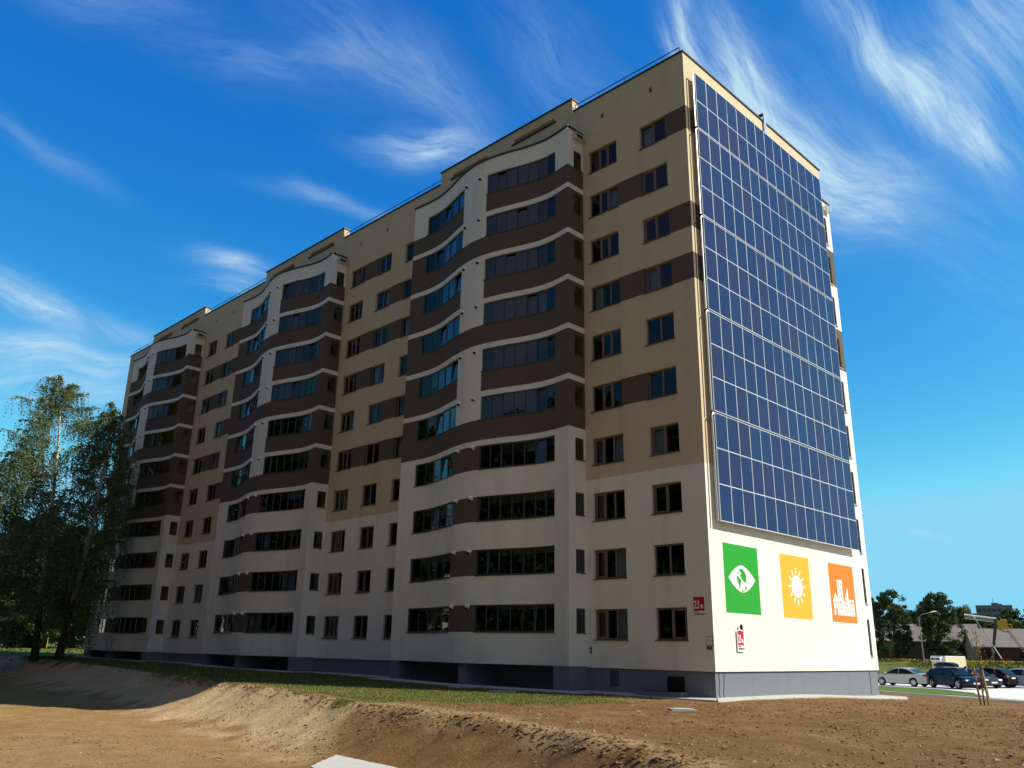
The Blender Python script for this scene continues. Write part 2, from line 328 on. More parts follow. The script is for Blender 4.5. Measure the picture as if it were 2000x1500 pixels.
def ramp(fac, stops):
    r = N(t, 'ShaderNodeValToRGB'); e = r.color_ramp.elements
    while len(e) < len(stops): e.new(.5)
    for k, (p, c) in enumerate(stops): e[k].position = p; e[k].color = (*c, 1)
    lk(fac, r.inputs[0]); return r.outputs[0]
def mixc(f, a, c):
    n = N(t, 'ShaderNodeMix', data_type='RGBA'); lk(f, n.inputs['Factor']); lk(a, n.inputs[6]); lk(c, n.inputs[7]); return n.outputs[2]
fine = mth(t, 'ADD', mth(t, 'MULTIPLY', noi(9, 8, .75), .6), mth(t, 'MULTIPLY', noi(.9, 5, .6), .4))
speck = noi(34, 3, .7)
speck2 = noi(75, 2, .7); patch = noi(.22, 3, .5)
fs = mth(t, 'ADD', mth(t, 'ADD', mth(t, 'MULTIPLY', fine, .42), mth(t, 'MULTIPLY', speck, .28)), mth(t, 'ADD', mth(t, 'MULTIPLY', speck2, .22), mth(t, 'MULTIPLY', patch, .10)))
fs = mth(t, 'ADD', mth(t, 'MULTIPLY', mth(t, 'SUBTRACT', fs, .5), 1.25), .5)
c_soil = ramp(fs, [(.36,(.06,.03,.012)),(.48,(.205,.107,.040)),(.56,(.295,.168,.070)),(.66,(.46,.31,.16))])
c_low = ramp(fs, [(.36,(.16,.095,.034)),(.5,(.35,.22,.082)),(.64,(.53,.37,.175))])
c_sand = ramp(fs, [(.36,(.36,.22,.10)),(.5,(.62,.44,.235)),(.64,(.76,.58,.35))])
c_grass = ramp(fs, [(.36,(.035,.052,.010)),(.5,(.092,.135,.020)),(.64,(.24,.235,.07))])
def attr(nm): a = N(t, 'ShaderNodeAttribute'); a.attribute_name = nm; return a.outputs['Fac']
c = mixc(attr('low'), c_soil, c_low); c = mixc(attr('sand'), c, c_sand)
gfac = mth(t, 'MULTIPLY', mth(t, 'SUBTRACT', mth(t, 'ADD', attr('grass'), mth(t, 'MULTIPLY', mth(t, 'SUBTRACT', speck, .5), 1.1)), .32), 2.6, clamp=True)
gfac = mth(t, 'MULTIPLY', gfac, mth(t, 'GREATER_THAN', attr('grass'), .02))
c = mixc(gfac, c, c_grass); lk(c, b.inputs['Base Color'])
bp = N(t, 'ShaderNodeBump'); bp.inputs['Strength'].default_value = 1.0; bp.inputs['Distance'].default_value = .14
lk(mth(t, 'ADD', fine, mth(t, 'MULTIPLY', speck, .35)), bp.inputs['Height']); lk(bp.outputs[0], b.inputs['Normal'])
gme.materials.append(gm); ground = link('ground', gme); ground['kind'] = 'structure'
def gz(x, y, rough=False): return float(ground_h(np.array([x]), np.array([y]), rough)[0])

def sheet(name, poly, dz, m, thick=.12, step=None):
    """a slab that follows the ground, cut in strips"""
    bm = bmesh.new(); vs = [bm.verts.new((x, y, 0)) for x, y in poly]; bm.faces.new(vs)
    xs_ = [p[0] for p in poly]; ys_ = [p[1] for p in poly]
    for ax, lo, hi in ((0, min(xs_), max(xs_)), (1, min(ys_), max(ys_))):
        k = max(1, int((hi-lo)/3.0))
        for i in range(1, k):
            co = [0,0,0]; no = [0,0,0]; co[ax] = lo+(hi-lo)*i/k; no[ax] = 1
            bmesh.ops.bisect_plane(bm, geom=bm.verts[:]+bm.edges[:]+bm.faces[:], plane_co=co, plane_no=no)
    for v in bm.verts: v.co.z = gz(v.co.x, v.co.y)+dz
    edge = [e for e in bm.edges if e.is_boundary]; r_ = bmesh.ops.extrude_edge_only(bm, edges=edge)
    for v in r_['geom']:
        if isinstance(v, bmesh.types.BMVert): v.co.z -= thick+.2
    me = bpy.data.meshes.new(name); bm.to_mesh(me); bm.free(); me.materials.append(MATS[m]); o = link(name, me); o['kind'] = 'structure'; return o
# concrete apron round the building, in bays with joints
mb = MB()
def apron_run(pts_in, pts_out):
    for (a, b_), (c_, d_) in zip(zip(pts_in[:-1], pts_in[1:]), zip(pts_out[:-1], pts_out[1:])):
        L_ = math.dist(a, b_); k = max(1, int(L_/2.4))
        for i in range(k):
            t0, t1 = i/k+.004, (i+1)/k-.004
            P = [tuple(np.array(a)+(np.array(b_)-np.array(a))*t0), tuple(np.array(a)+(np.array(b_)-np.array(a))*t1), tuple(np.array(c_)+(np.array(d_)-np.array(c_))*t1), tuple(np.array(c_)+(np.array(d_)-np.array(c_))*t0)]
            top = [(x, y, gz(x, y)+(.10 if q < 2 else .055)) for q, (x, y) in enumerate(P)]
            mb.quad(top, 'concrete')
            for q in range(4):
                u, w = top[q], top[(q+1) % 4]; mb.quad([u, (u[0],u[1],u[2]-.3), (w[0],w[1],w[2]-.3), w], 'concrete')
IN = [(-72.3,.1),(-68.0,.1),(-68.0,-1.2),(-54.2,-1.3),(-54.0,.1),(-44.4,.1),(-44.4,-1.2),(-30.7,-1.3),(-30.5,.1),(-20.9,.1),(-20.8,-1.2),(-14.2,-2.1),(-6.9,-1.3),(-6.8,.1),(-.08,.1)]
OUT = [(-72.6,-.8),(-69.0,-.9),(-68.8,-2.2),(-53.5,-2.2),(-53.0,-.8),(-45.0,-.8),(-45.0,-2.1),(-30.0,-2.2),(-29.6,-.8),(-21.6,-.8),(-21.5,-2.1),(-14.3,-2.9),(-6.3,-2.1),(-6.0,-.85),(.55,-.85)]
apron_run(IN, OUT)
apron_run([(-.08,.1),(-.08,8),(-.08,15.9),(-.25,17.2)], [(.55,-.85),(1.0,8),(2.1,14.9),(1.0,17.6)])
ap = mb.build('pavement'); ap['kind'] = 'structure'
# pale yard and its path behind the building, lawn wedge between them
sheet('parking_lot', [(-60,40.6),(-14,40.3),(-3.6,36.6),(1.6,27.2),(3.8,22.3),(9,19.6),(26,12),(60,8),(60,57),(-60,57)], .03, 'paving')
sheet('path', [(-30,25.3),(-2.6,23.3),(6.5,18.5),(26,9),(26.5,10.2),(7,19.9),(2.6,22.2),(-2.4,24.1),(-30,26.2)], .036, 'paving')
mat('kerb_stone', (.70,.69,.66), .85, .2, var=.1, vscale=3)
kb = MB()
for (a, b_) in [((-30,25.2),(-2.6,23.2)),((-2.6,23.2),(6.5,18.4)),((6.5,18.4),(26,8.9)),((-30,40.4),(-14,40.2)),((-14,40.2),(-3.65,36.5)),((-3.65,36.5),(1.5,27.1))]:
    za, zb = gz(*a)+.10, gz(*b_)+.10; dx, dy = b_[0]-a[0], b_[1]-a[1]; l = math.hypot(dx, dy); nx_, ny_ = -dy/l*.06, dx/l*.06
    q = [(a[0]-nx_,a[1]-ny_,za),(b_[0]-nx_,b_[1]-ny_,zb),(b_[0]+nx_,b_[1]+ny_,zb),(a[0]+nx_,a[1]+ny_,za)]
    kb.quad(q, 'kerb_stone')
    for k in range(4): u, w = q[k], q[(k+1)%4]; kb.quad([u,(u[0],u[1],u[2]-.3),(w[0],w[1],w[2]-.3),w], 'kerb_stone')
ko = kb.build('kerb'); ko['kind'] = 'structure'
mat('lawn_soil', (.10,.155,.03), .95, .1, var=.35, vscale=1.5, bump=.8, bscale=30)
sheet('lawn', [(-30,26.3),(-2.4,24.2),(2.4,22.4),(3.3,22.5),(1.4,27.0),(-3.75,36.4),(-14,40.1),(-30,40.3)], .05, 'lawn_soil')
sheet('footpath', [(-220,-6.5),(-170,2),(-130,9.5),(-118,18),(-112,40),(-114,40),(-120,18),(-132,11.5),(-172,4),(-222,-3.5)], .06, 'paving')

# ------------------------------------------------------------------ apartment building
H = 2.8; ZC, ZR = .25, 31.4; XL, WY = -72.45, 15.85; YB = 9.2
ws_ = lambda n: 1.504 + H*(n-1)
wh_ = lambda n: ws_(n) + 1.396
bs_ = lambda n: 1.82 + H*(n-1)
bh_ = lambda n: 3.15 + H*(n-1)
bld = thing('apartment_building', 'ten storey cream, yellow and brown apartment block with three wavy columns of balconies', 'building')
COLS = dict(A=(-2.94,-1.28,2), B=(-6.48,-4.51,3), C=(-29.73,-27.95,3), D=(-26.35,-24.75,2), E=(-23.15,-21.4,2), F=(-52.96,-51.2,2), G=(-49.5,-47.85,2))
BANDS = {10:[(-1.28,0),(-27.95,-26.35),(-47.85,-44.3)], 9:[(-4.51,-2.94),(-24.75,-23.15),(-51.2,-49.5),(-47.85,-44.3)], 8:[(-1.28,0),(-27.95,-26.35),(-24.75,-23.15),(-21.4,-20.7),(-51.2,-49.5)],
         7:[(-4.51,-2.94),(-1.28,0),(-27.95,-26.35),(-47.85,-44.3)], 6:[(-24.75,-23.15),(-51.2,-49.5)], 5:[(-4.51,-2.94),(-27.95,-26.35),(-24.75,-23.15),(-47.85,-44.3)]}
def zone_front(x, z):
    if z < YB: return 'cream_render'
    n = int((z-1.504)//H)+1
    if ws_(n) < z < wh_(n) and any(a < x < b_ for a, b_ in BANDS.get(n, [])): return 'brown_render'
    return 'yellow_render'
def skin(mb, us, zs, holes, mp, matf, depth, inner=None):
    us = sorted(set(np.round(us, 4))); zs = sorted(set(np.round(zs, 4)))
    def hole(i, j):
        if i < 0 or j < 0 or i >= len(us)-1 or j >= len(zs)-1: return None
        u = (us[i]+us[i+1])/2; z = (zs[j]+zs[j+1])/2
        return any(a < u < b_ and c_ < z < d_ for a, b_, c_, d_ in holes)
    for i in range(len(us)-1):
        for j in range(len(zs)-1):
            if hole(i, j): continue
            u0_, u1_, z0, z1 = us[i], us[i+1], zs[j], zs[j+1]; m_ = matf((u0_+u1_)/2, (z0+z1)/2)
            mb.quad([mp(u0_,0,z0), mp(u1_,0,z0), mp(u1_,0,z1), mp(u0_,0,z1)], m_)
            if inner: mb.quad([mp(u0_,depth,z0), mp(u0_,depth,z1), mp(u1_,depth,z1), mp(u1_,depth,z0)], inner)
            if hole(i-1, j): mb.quad([mp(u0_,0,z0), mp(u0_,0,z1), mp(u0_,depth,z1), mp(u0_,depth,z0)], m_)
            if hole(i+1, j): mb.quad([mp(u1_,0,z0), mp(u1_,depth,z0), mp(u1_,depth,z1), mp(u1_,0,z1)], m_)
            if hole(i, j-1): mb.quad([mp(u0_,0,z0), mp(u0_,depth,z0), mp(u1_,depth,z0), mp(u1_,0,z0)], m_)
            if hole(i, j+1): mb.quad([mp(u0_,0,z1), mp(u1_,0,z1), mp(u1_,depth,z1), mp(u0_,depth,z1)], m_)
flat = lambda x, d, z: (x, d, z)
SLOTS = [(-12.55,-9.12), (-18.4,-15.0)]
holes = [(a, b_, ws_(n), wh_(n)) for (a, b_, k) in COLS.values() for n in range(1, 11)]
vents = [(c_-.11, c_+.11, 29.93, 30.27) for c_ in (-2.13,-5.48,-25.5,-28.8,-48.7,-52.0)]
BX = [-6.93, -30.48, -54.03]
doors = [(bx-k[0], bx-k[1], 1.0+H*(n-1), 3.0+H*(n-1)) for bx in BX for k in ((3.6,2.2),(11.6,10.2)) for n in range(1, 11)]
us = [XL, 0] + [v for a, b_, *_ in holes+vents+doors for v in (a, b_)] + [v for bl in BANDS.values() for p in bl for v in p]
zs = [ZC, YB, ZR] + [f(n) for n in range(1, 11) for f in (ws_, wh_)] + [29.93, 30.27] + [v for d in doors for v in d[2:]]
mb = MB(); skin(mb, us, zs, holes+vents+doors, flat, zone_front, .28)
for v in vents: mb.quad([(v[0],.28,v[2]),(v[1],.28,v[2]),(v[1],.28,v[3]),(v[0],.28,v[3])], 'black_iron')
for d in doors: mb.quad([(d[0],.2,d[2]),(d[1],.2,d[2]),(d[1],.2,d[3]),(d[0],.2,d[3])], 'room_dark')
mb.build('front_wall', bld)
# sunlit gable, rear and far walls
mb = MB()
def zone_gable(y, z):
    if z < YB: return 'cream_render'
    n = int((z-1.504)//H)+1
    return 'brown_render' if n in (10, 8, 7) and ws_(n) < z < wh_(n) and y < 6 else 'yellow_render'
skin(mb, [0, 6, WY], [ZC, YB, ZR]+[f(n) for n in (7, 8, 10) for f in (ws_, wh_)], [], lambda y, d, z: (-d, y, z), zone_gable, .28)
mb.build('gable_wall', bld)
mb = MB()
for z0, z1, m_ in ((ZC, YB, 'cream_render'), (YB, ZR, 'yellow_render')):
    mb.quad([(0,WY,z0),(XL,WY,z0),(XL,WY,z1),(0,WY,z1)], m_); mb.quad([(XL,0,z0),(XL,WY,z0),(XL,WY,z1),(XL,0,z1)], m_)
mb.build('rear_wall', bld)
mb = MB(); mb.box((XL+.08,.08,-1.6),(-.08,WY-.08,ZC), 'grey_plinth'); mb.quad([(XL,0,ZC),(0,0,ZC),(0,WY,ZC),(XL,WY,ZC)], 'grey_plinth')
mb.build('plinth', bld)
mb = MB(); mb.quad([(XL+.3,.3,31.0),(-.3,.3,31.0),(-.3,WY-.3,31.0),(XL+.3,WY-.3,31.0)], 'roof_felt'); mb.build('roof', bld)
# dark rooms seen through the windows
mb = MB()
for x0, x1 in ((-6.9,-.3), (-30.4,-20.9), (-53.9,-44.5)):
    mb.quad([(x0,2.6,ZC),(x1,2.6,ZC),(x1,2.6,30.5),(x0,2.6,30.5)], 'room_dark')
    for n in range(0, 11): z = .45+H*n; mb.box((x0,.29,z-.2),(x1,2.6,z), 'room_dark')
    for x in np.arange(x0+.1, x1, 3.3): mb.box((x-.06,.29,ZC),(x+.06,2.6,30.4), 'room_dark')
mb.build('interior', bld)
# windows
def window_meshes(w, h, k, seed):
    rg = random.Random(seed); fm = MB(); f = .075
    fm.box((0,.13,0),(f,.2,h),'window_frame'); fm.box((w-f,.13,0),(w,.2,h),'window_frame'); fm.box((f,.13,0),(w-f,.2,f),'window_frame'); fm.box((f,.13,h-f),(w-f,.2,h),'window_frame')
    pm = MB(); cw = (w-2*f)/k
    for i in range(k):
        x0 = f+i*cw; x1 = x0+cw
        if i: fm.box((x0-.045,.125,f),(x0+.045,.2,h-f),'window_frame')
        op = (i == seed % k) and seed % 3 != 2
        if op: fm.box((x0+.045,.118,f),(x0+.10,.19,h-f),'window_frame'); fm.box((x1-.10,.118,f),(x1-.045,.19,h-f),'window_frame'); fm.box((x0+.10,.118,h-f-.06),(x1-.10,.19,h-f),'window_frame'); fm.box((x0+.10,.118,f),(x1-.10,.19,f+.06),'window_frame')
        a = rg.uniform(-.006,.006); c_ = rg.uniform(-.008,.008)
        pm.quad([(x0,.165+a,f),(x1,.165-a,f),(x1,.165-a+c_,h-f),(x0,.165+a+c_,h-f)], 'window_glass')
    sm = MB(); sm.box((-.05,-.06,-.035),(w+.05,.13,0),'sill_metal')
    cm = MB(); side = rg.random() < .5; cwid = w*rg.uniform(.25,.5); xs = np.linspace(.05, cwid, 14) + (0 if side else w-.05-cwid)
    for i in range(13): cm.quad([(xs[i],.36+.04*(i%2),.02),(xs[i+1],.36+.04*((i+1)%2),.02),(xs[i+1],.36+.04*((i+1)%2),h-.02),(xs[i],.36+.04*(i%2),h-.02)],'curtain_cloth')
    return fm.mesh('window'), pm.mesh('pane'), sm.mesh('sill'), cm.mesh('curtain')
wr = random.Random(5)
for key, (a, b_, k) in COLS.items():
    var_ = [window_meshes(b_-a, 1.396, k, s+ord(key)) for s in range(4)]
    for n in range(1, 11):
        fm, pm, sm, cm = var_[wr.randrange(4)]
        wo = link('window', fm, bld, (a, 0, ws_(n))); link('pane', pm, wo); link('sill', sm, wo)
        if wr.random() < .35: link('curtain', cm, wo)
# ------------------------------------------------------------------ wavy balcony bays
KN = [(0,-1.32),(1.1,-1.17),(2.1,-1.17),(3.2,-1.39),(4.3,-1.73),(5.4,-2.0),(6.35,-2.12),(7.1,-2.09),(8.1,-1.92),(9.2,-1.62),(10.4,-1.29),(11.4,-1.13),(12.5,-1.13),(13.75,-1.22)]
def yc(t):
    for k in range(len(KN)-1):
        if t <= KN[k+1][0] or k == len(KN)-2:
            x0, y0 = KN[k]; x1, y1 = KN[k+1]
            m0 = (y1-KN[k-1][1])/(x1-KN[k-1][0]) if k else (y1-y0)/(x1-x0)
            m1 = (KN[k+2][1]-y0)/(KN[k+2][0]-x0) if k+2 < len(KN) else (y1-y0)/(x1-x0)
            h = x1-x0; s = (t-x0)/h
            return (2*s**3-3*s*s+1)*y0+(s**3-2*s*s+s)*h*m0+(-2*s**3+3*s*s)*y1+(s**3-s*s)*h*m1
BW = 13.75; TOPZ = 29.4; GR, GL = (1.07, 5.8), (7.92, 12.45)
def zone_bay(t, z):
    pil = GR[1] < t < GL[0]
    if z > bs_(10): return 'cream_render'
    if z < bh_(4)+.30:
        n = int((z-1.82)//H)+1
        if pil and bs_(n) < z < bh_(n): return 'brown_render'
        return 'cream_render'
    n = int((z-1.82)//H)+1
    if bh_(n) < z < bh_(n)+.30: return 'cream_render'
    if pil and (z > bs_(9) or bs_(7) < z < bh_(8)+.3 or bs_(5) < z < bh_(6)+.3): return 'cream_render'
    return 'brown_render'
SIDEW = (.12, .80); sz0 = lambda n: bs_(n)-.02; sz1 = lambda n: sz0(n)+1.13
ZS = [ZC+.05, TOPZ] + [f for n in range(1, 11) for f in (bs_(n), bh_(n), bh_(n)+.30)]
ZS = [z for z in ZS if z <= TOPZ]
def bay_curve_strip(mb, bx, z0, z1, o0, o1, m_, t0=0.0, t1=BW, step=.25):
    ts = list(np.arange(t0, t1, step))+[t1]
    for a, b_ in zip(ts[:-1], ts[1:]):
        pa0, pa1 = (bx-a, yc(a)-o1), (bx-a, yc(a)-o0); pb0, pb1 = (bx-b_, yc(b_)-o1), (bx-b_, yc(b_)-o0)
        P = lambda p, z: (p[0], p[1], z)
        mb.quad([P(pa0,z0),P(pb0,z0),P(pb0,z1),P(pa0,z1)], m_); mb.quad([P(pa0,z1),P(pb0,z1),P(pb1,z1),P(pa1,z1)], m_); mb.quad([P(pa0,z0),P(pa1,z0),P(pb1,z0),P(pb0,z0)], m_)
        mb.quad([P(pa1,z0),P(pa1,z1),P(pb1,z1),P(pb1,z0)], m_)
    for a in (t0, t1): mb.quad([(bx-a,yc(a)-o1,z0),(bx-a,yc(a)-o0,z0),(bx-a,yc(a)-o0,z1),(bx-a,yc(a)-o1,z1)], m_)
def glazing(bx, rng, n, k, rg, parent, open_from=None):
    """frame, panes and sill of one storey of a bay; open_from: panes nearer the right end than this are slid away"""
    t0, t1 = rng; z0, z1 = bs_(n), bh_(n); fm = MB(); pm = MB(); e = np.linspace(t0, t1, k+1)
    bay_curve_strip(fm, bx, z0, z0+.07, -.14, -.07, 'glazing_frame', t0, t1); bay_curve_strip(fm, bx, z1-.07, z1, -.14, -.07, 'glazing_frame', t0, t1)
    tilt = rg.randrange(k)
    for i, t in enumerate(e):
        if open_from is not None and 0 < i < k and t < open_from-.01: continue
        x = bx-t; y = yc(t); w = .035 if i % 2 else .025
        if i in (0, k): w = .04
        fm.box((x-w,y+.07,z0+.07),(x+w,y+.14,z1-.07),'glazing_frame')
    for i in range(k):
        a, b_ = e[i], e[i+1]
        if open_from is not None and b_ < open_from+.01: continue
        j = rg.uniform(-.012,.012); v = rg.uniform(-.010,.010)
        if i == tilt: v = -.10
        pm.quad([(bx-a,yc(a)+.105+j,z0+.05),(bx-b_,yc(b_)+.105-j,z0+.05),(bx-b_,yc(b_)+.105-j-v,z1-.05),(bx-a,yc(a)+.105+j-v,z1-.05)],'balcony_glass')
        if i == tilt:
            for q in (a+.03, b_-.03): fm.tube([(bx-q,yc(q)+.10,z0+.07),(bx-q,yc(q)+.195,z1-.09)], .022, 'glazing_frame', n=4)
    g = fm.build('balcony_glazing', parent)
    if open_from is None and rg.random() < .55:                # a blind or curtain behind one or two panes
        i = rg.randrange(k-1); a, b_ = e[i]+.05, e[min(k, i+rg.choice((1, 1, 2)))]-.05; zb_ = z0+rg.choice((.02, .02, .5, .75)); cm = MB(); n_ = 12
        for q in range(n_):
            ta, tb = a+(b_-a)*q/n_, a+(b_-a)*(q+1)/n_; da, db = .24+.05*(q%2), .24+.05*((q+1)%2)
            cm.quad([(bx-ta,yc(ta)+da,zb_),(bx-tb,yc(tb)+db,zb_),(bx-tb,yc(tb)+db,z1-.02),(bx-ta,yc(ta)+da,z1-.02)],'curtain_cloth')
        cm.build('curtain', g)
    if pm.f: pm.build('pane', g)
    sm = MB(); bay_curve_strip(sm, bx, z0-.035, z0, -.07, .05, 'sill_metal', t0-.03, t1+.03); sm.build('sill', g)
    return g
rg = random.Random(21)
for bi, bx in enumerate(BX):
    openbay = bi == 2
    mb = MB()
    fr = lambda t, d, z, bx=bx: (bx-t, yc(t)+d, z)
    us = list(np.arange(0, BW, .2))+[BW, *GR, *GL]
    us = [u for u in us if all(u in (*GR, *GL) or abs(u-g) > .05 for g in (*GR, *GL))]
    hl = [(g[0], g[1], bs_(n), bh_(n)) for g in (GR, GL) for n in range(1, 11)]
    skin(mb, us, ZS, hl, fr, zone_bay, .2, 'room_dark' if not openbay else 'balcony_soffit')
    y0 = yc(0)
    sd = lambda u, d, z, bx=bx: (bx-d, -(u if d == 0 else min(u, 1.08)), z)
    hs_ = [(SIDEW[0], SIDEW[1], sz0(n), sz1(n)) for n in range(1, 11)]
    zss = sorted(set(ZS + [f(n) for n in range(1, 11) for f in (sz0, sz1)]))
    skin(mb, [0, *SIDEW, -y0], zss, hs_, sd, lambda u, z: zone_bay(.5, z), .18, 'balcony_soffit')
    mb.quad([(bx-BW,0,ZC+.05),(bx-BW,yc(BW),ZC+.05),(bx-BW,yc(BW),TOPZ),(bx-BW,0,TOPZ)], 'cream_render')
    mb.build('bay_wall', bld)
    # floor slabs, soffit and top
    mb = MB()
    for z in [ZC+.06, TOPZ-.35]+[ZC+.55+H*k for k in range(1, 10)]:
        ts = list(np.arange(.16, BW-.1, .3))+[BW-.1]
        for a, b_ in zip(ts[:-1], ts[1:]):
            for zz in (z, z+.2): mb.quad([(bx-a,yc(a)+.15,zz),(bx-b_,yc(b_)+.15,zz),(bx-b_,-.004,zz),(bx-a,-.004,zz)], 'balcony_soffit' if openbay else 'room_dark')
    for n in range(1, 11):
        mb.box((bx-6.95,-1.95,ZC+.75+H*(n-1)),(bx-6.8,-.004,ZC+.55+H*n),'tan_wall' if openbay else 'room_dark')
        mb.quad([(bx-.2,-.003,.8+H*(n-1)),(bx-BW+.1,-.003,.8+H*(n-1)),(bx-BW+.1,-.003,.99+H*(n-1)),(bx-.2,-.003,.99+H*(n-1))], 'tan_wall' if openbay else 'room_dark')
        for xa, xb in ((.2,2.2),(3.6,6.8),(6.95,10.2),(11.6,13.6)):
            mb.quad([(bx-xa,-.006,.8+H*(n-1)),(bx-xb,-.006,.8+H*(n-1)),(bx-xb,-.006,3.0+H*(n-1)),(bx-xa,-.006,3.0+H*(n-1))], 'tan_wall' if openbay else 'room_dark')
    mb.build('balcony_floor', bld)
    mb = MB(); ts = list(np.arange(0, BW, .3))+[BW]
    for a, b_ in zip(ts[:-1], ts[1:]): mb.quad([(bx-a,yc(a),TOPZ-.02),(bx-b_,yc(b_),TOPZ-.02),(bx-b_,-.004,TOPZ-.02),(bx-a,-.004,TOPZ-.02)], 'roof_felt')
    bay_curve_strip(mb, bx, TOPZ, TOPZ+.11, -.2, .07, 'dark_metal', -.07, BW+.07, .2)
    mb.box((bx-.2,y0+.01,TOPZ),(bx+.07,-.004,TOPZ+.112),'dark_metal'); mb.box((bx-BW-.07,yc(BW)+.01,TOPZ),(bx-BW+.2,-.004,TOPZ+.112),'dark_metal')
    mb.build('bay_coping', bld)
    # glazing of every storey
    for n in range(1, 11):
        op = None
        if openbay: op = 3.6 if n > 1 else 3.0
        glazing(bx, GR, n, 7, rg, bld, op)
        if not openbay or 3 < n < 6: glazing(bx, GL, n, 5, rg, bld)
        else: glazing(bx, GL, n, 5, rg, bld, 11.3 if n < 9 else 13)
        fm = MB(); w = SIDEW[1]-SIDEW[0]; z0, z1 = sz0(n), sz1(n); x = bx-.1
        for a, b_, c_, d_ in ((SIDEW[0],SIDEW[0]+.06,z0,z1),(SIDEW[1]-.06,SIDEW[1],z0,z1),(SIDEW[0]+.06,SIDEW[1]-.06,z0,z0+.06),(SIDEW[0]+.06,SIDEW[1]-.06,z1-.06,z1)): fm.box((x,-b_,c_),(x+.06,-a,d_),'glazing_frame')
        sw = fm.build('side_window', bld)
        if not openbay: pm = MB(); j = rg.uniform(-.01,.01); pm.quad([(x+.03+j,-SIDEW[0],z0),(x+.03-j,-SIDEW[1],z0),(x+.03-j,-SIDEW[1],z1),(x+.03+j,-SIDEW[0],z1)],'balcony_glass'); pm.build('pane', sw)
        sm = MB(); sm.box((bx-.03,-SIDEW[1]-.03,z0-.035),(bx+.05,-SIDEW[0]+.03,z0),'sill_metal'); sm.build('sill', sw)
        for t in (6.25, 7.55):                                   # round vent cowls beside the pillar
            cm = MB(); z = bh_(n)-.06; y = yc(t); cm.tube([(bx-t,y+.02,z),(bx-t,y-.05,z)], .14, 'sign_white', n=12)
            cm.sphere((bx-t,y-.06,z+.01), .13, 'sign_white', 10, 6); cm.quad([(bx-t-.11,y-.185,z-.06),(bx-t+.11,y-.185,z-.06),(bx-t+.09,y-.06,z-.145),(bx-t-.09,y-.06,z-.145)],'black_iron')
            cm.build('vent_cowl', bld, smooth=False)
    vb = MB(); vb.box((bx+.002,-.92,28.84),(bx+.26,-.12,29.2),'silver_metal'); vb.box((bx+.26,-.78,28.92),(bx+.275,-.30,29.1),'black_iron'); vb.build('ventilation_box', bld)
    # base: pillars and dark void under the bay
    for xa, ya, xb in ((bx-1.05,y0+.04,bx-.02),(bx-7.0,-1.95,bx-6.4),(bx-BW+.03,yc(BW)+.04,bx-BW+.7)):
        mb = MB(); mb.box((xa,ya,-1.6),(xb,.075,ZC+.045),'grey_plinth'); mb.build('base_pillar', bld)
# raised parapets with yellow slots, copings
for (x0, x1) in ((-19.6,-7.7), (-43.15,-31.25), (-66.65,-54.75)):
    off = x1+7.7; hl = [(a+off, b_+off, 31.42, 31.72) for a, b_ in SLOTS]; mb = MB()
    skin(mb, [x0, x1]+[v for h_ in hl for v in h_[:2]], [ZR, 31.42, 31.72, 32.3], hl, lambda x, d, z: (x, d, z), lambda x, z: 'yellow_render', .5)
    mb.quad([(x1,0,ZR),(x1,.5,ZR),(x1,.5,32.3),(x1,0,32.3)],'yellow_render'); mb.quad([(x0,0,ZR),(x0,.5,ZR),(x0,.5,32.3),(x0,0,32.3)],'yellow_render')
    for h_ in hl: mb.quad([(h_[0],.42,31.42),(h_[1],.42,31.42),(h_[1],.42,31.72),(h_[0],.42,31.72)],'slot_sunlit_yellow'); mb.quad([(h_[0],.01,31.715),(h_[1],.01,31.715),(h_[1],.42,31.715),(h_[0],.42,31.715)],'slot_sunlit_yellow')
    mb.quad([(x0,.5,31.0),(x1,.5,31.0),(x1,.5,31.42),(x0,.5,31.42)],'yellow_render'); mb.quad([(x0,.5,31.72),(x1,.5,31.72),(x1,.5,32.3),(x0,.5,32.3)],'yellow_render')
    p = mb.build('parapet', bld)
    mb = MB(); mb.box((x0-.06,-.07,32.3),(x1+.06,.57,32.39),'dark_metal'); mb.build('coping', p)
    for a, b_ in SLOTS:
        mb = MB(); mb.box((a+off-.15,-.09,31.33),(b_+off+.15,.02,31.42),'dark_metal'); mb.build('ledge', p)
mb = MB()
for x0, x1 in ((-7.64,.07), (-31.19,-19.66), (-54.69,-43.21), (XL-.07,-66.71)): mb.box((x0,-.07,ZR),(x1,.3,ZR+.08),'dark_metal')
mb.box((-.3,.302,ZR),(.07,WY+.07,ZR+.082),'dark_metal'); mb.box((XL-.07,.302,ZR),(XL+.3,WY+.07,ZR+.082),'dark_metal'); mb.box((XL+.302,WY-.25,ZR),(-.302,WY+.07,ZR+.081),'dark_metal')
mb.build('roof_edge', bld)
for x0, x1 in ((-7.6,-.25), (-31.1,-19.75), (-54.6,-43.3), (-72.2,-66.8)):
    mb = MB(); z = ZR+.52; mb.tube([(x0,.15,z),(x1,.15,z)], .028, 'dark_metal', n=6)
    for x in np.linspace(x0+.02, x1-.02, max(3, int((x1-x0)/1.6)+1)): mb.tube([(x,.15,ZR+.05),(x,.15,z)], .022, 'dark_metal', n=6)
    mb.build('roof_railing', bld)
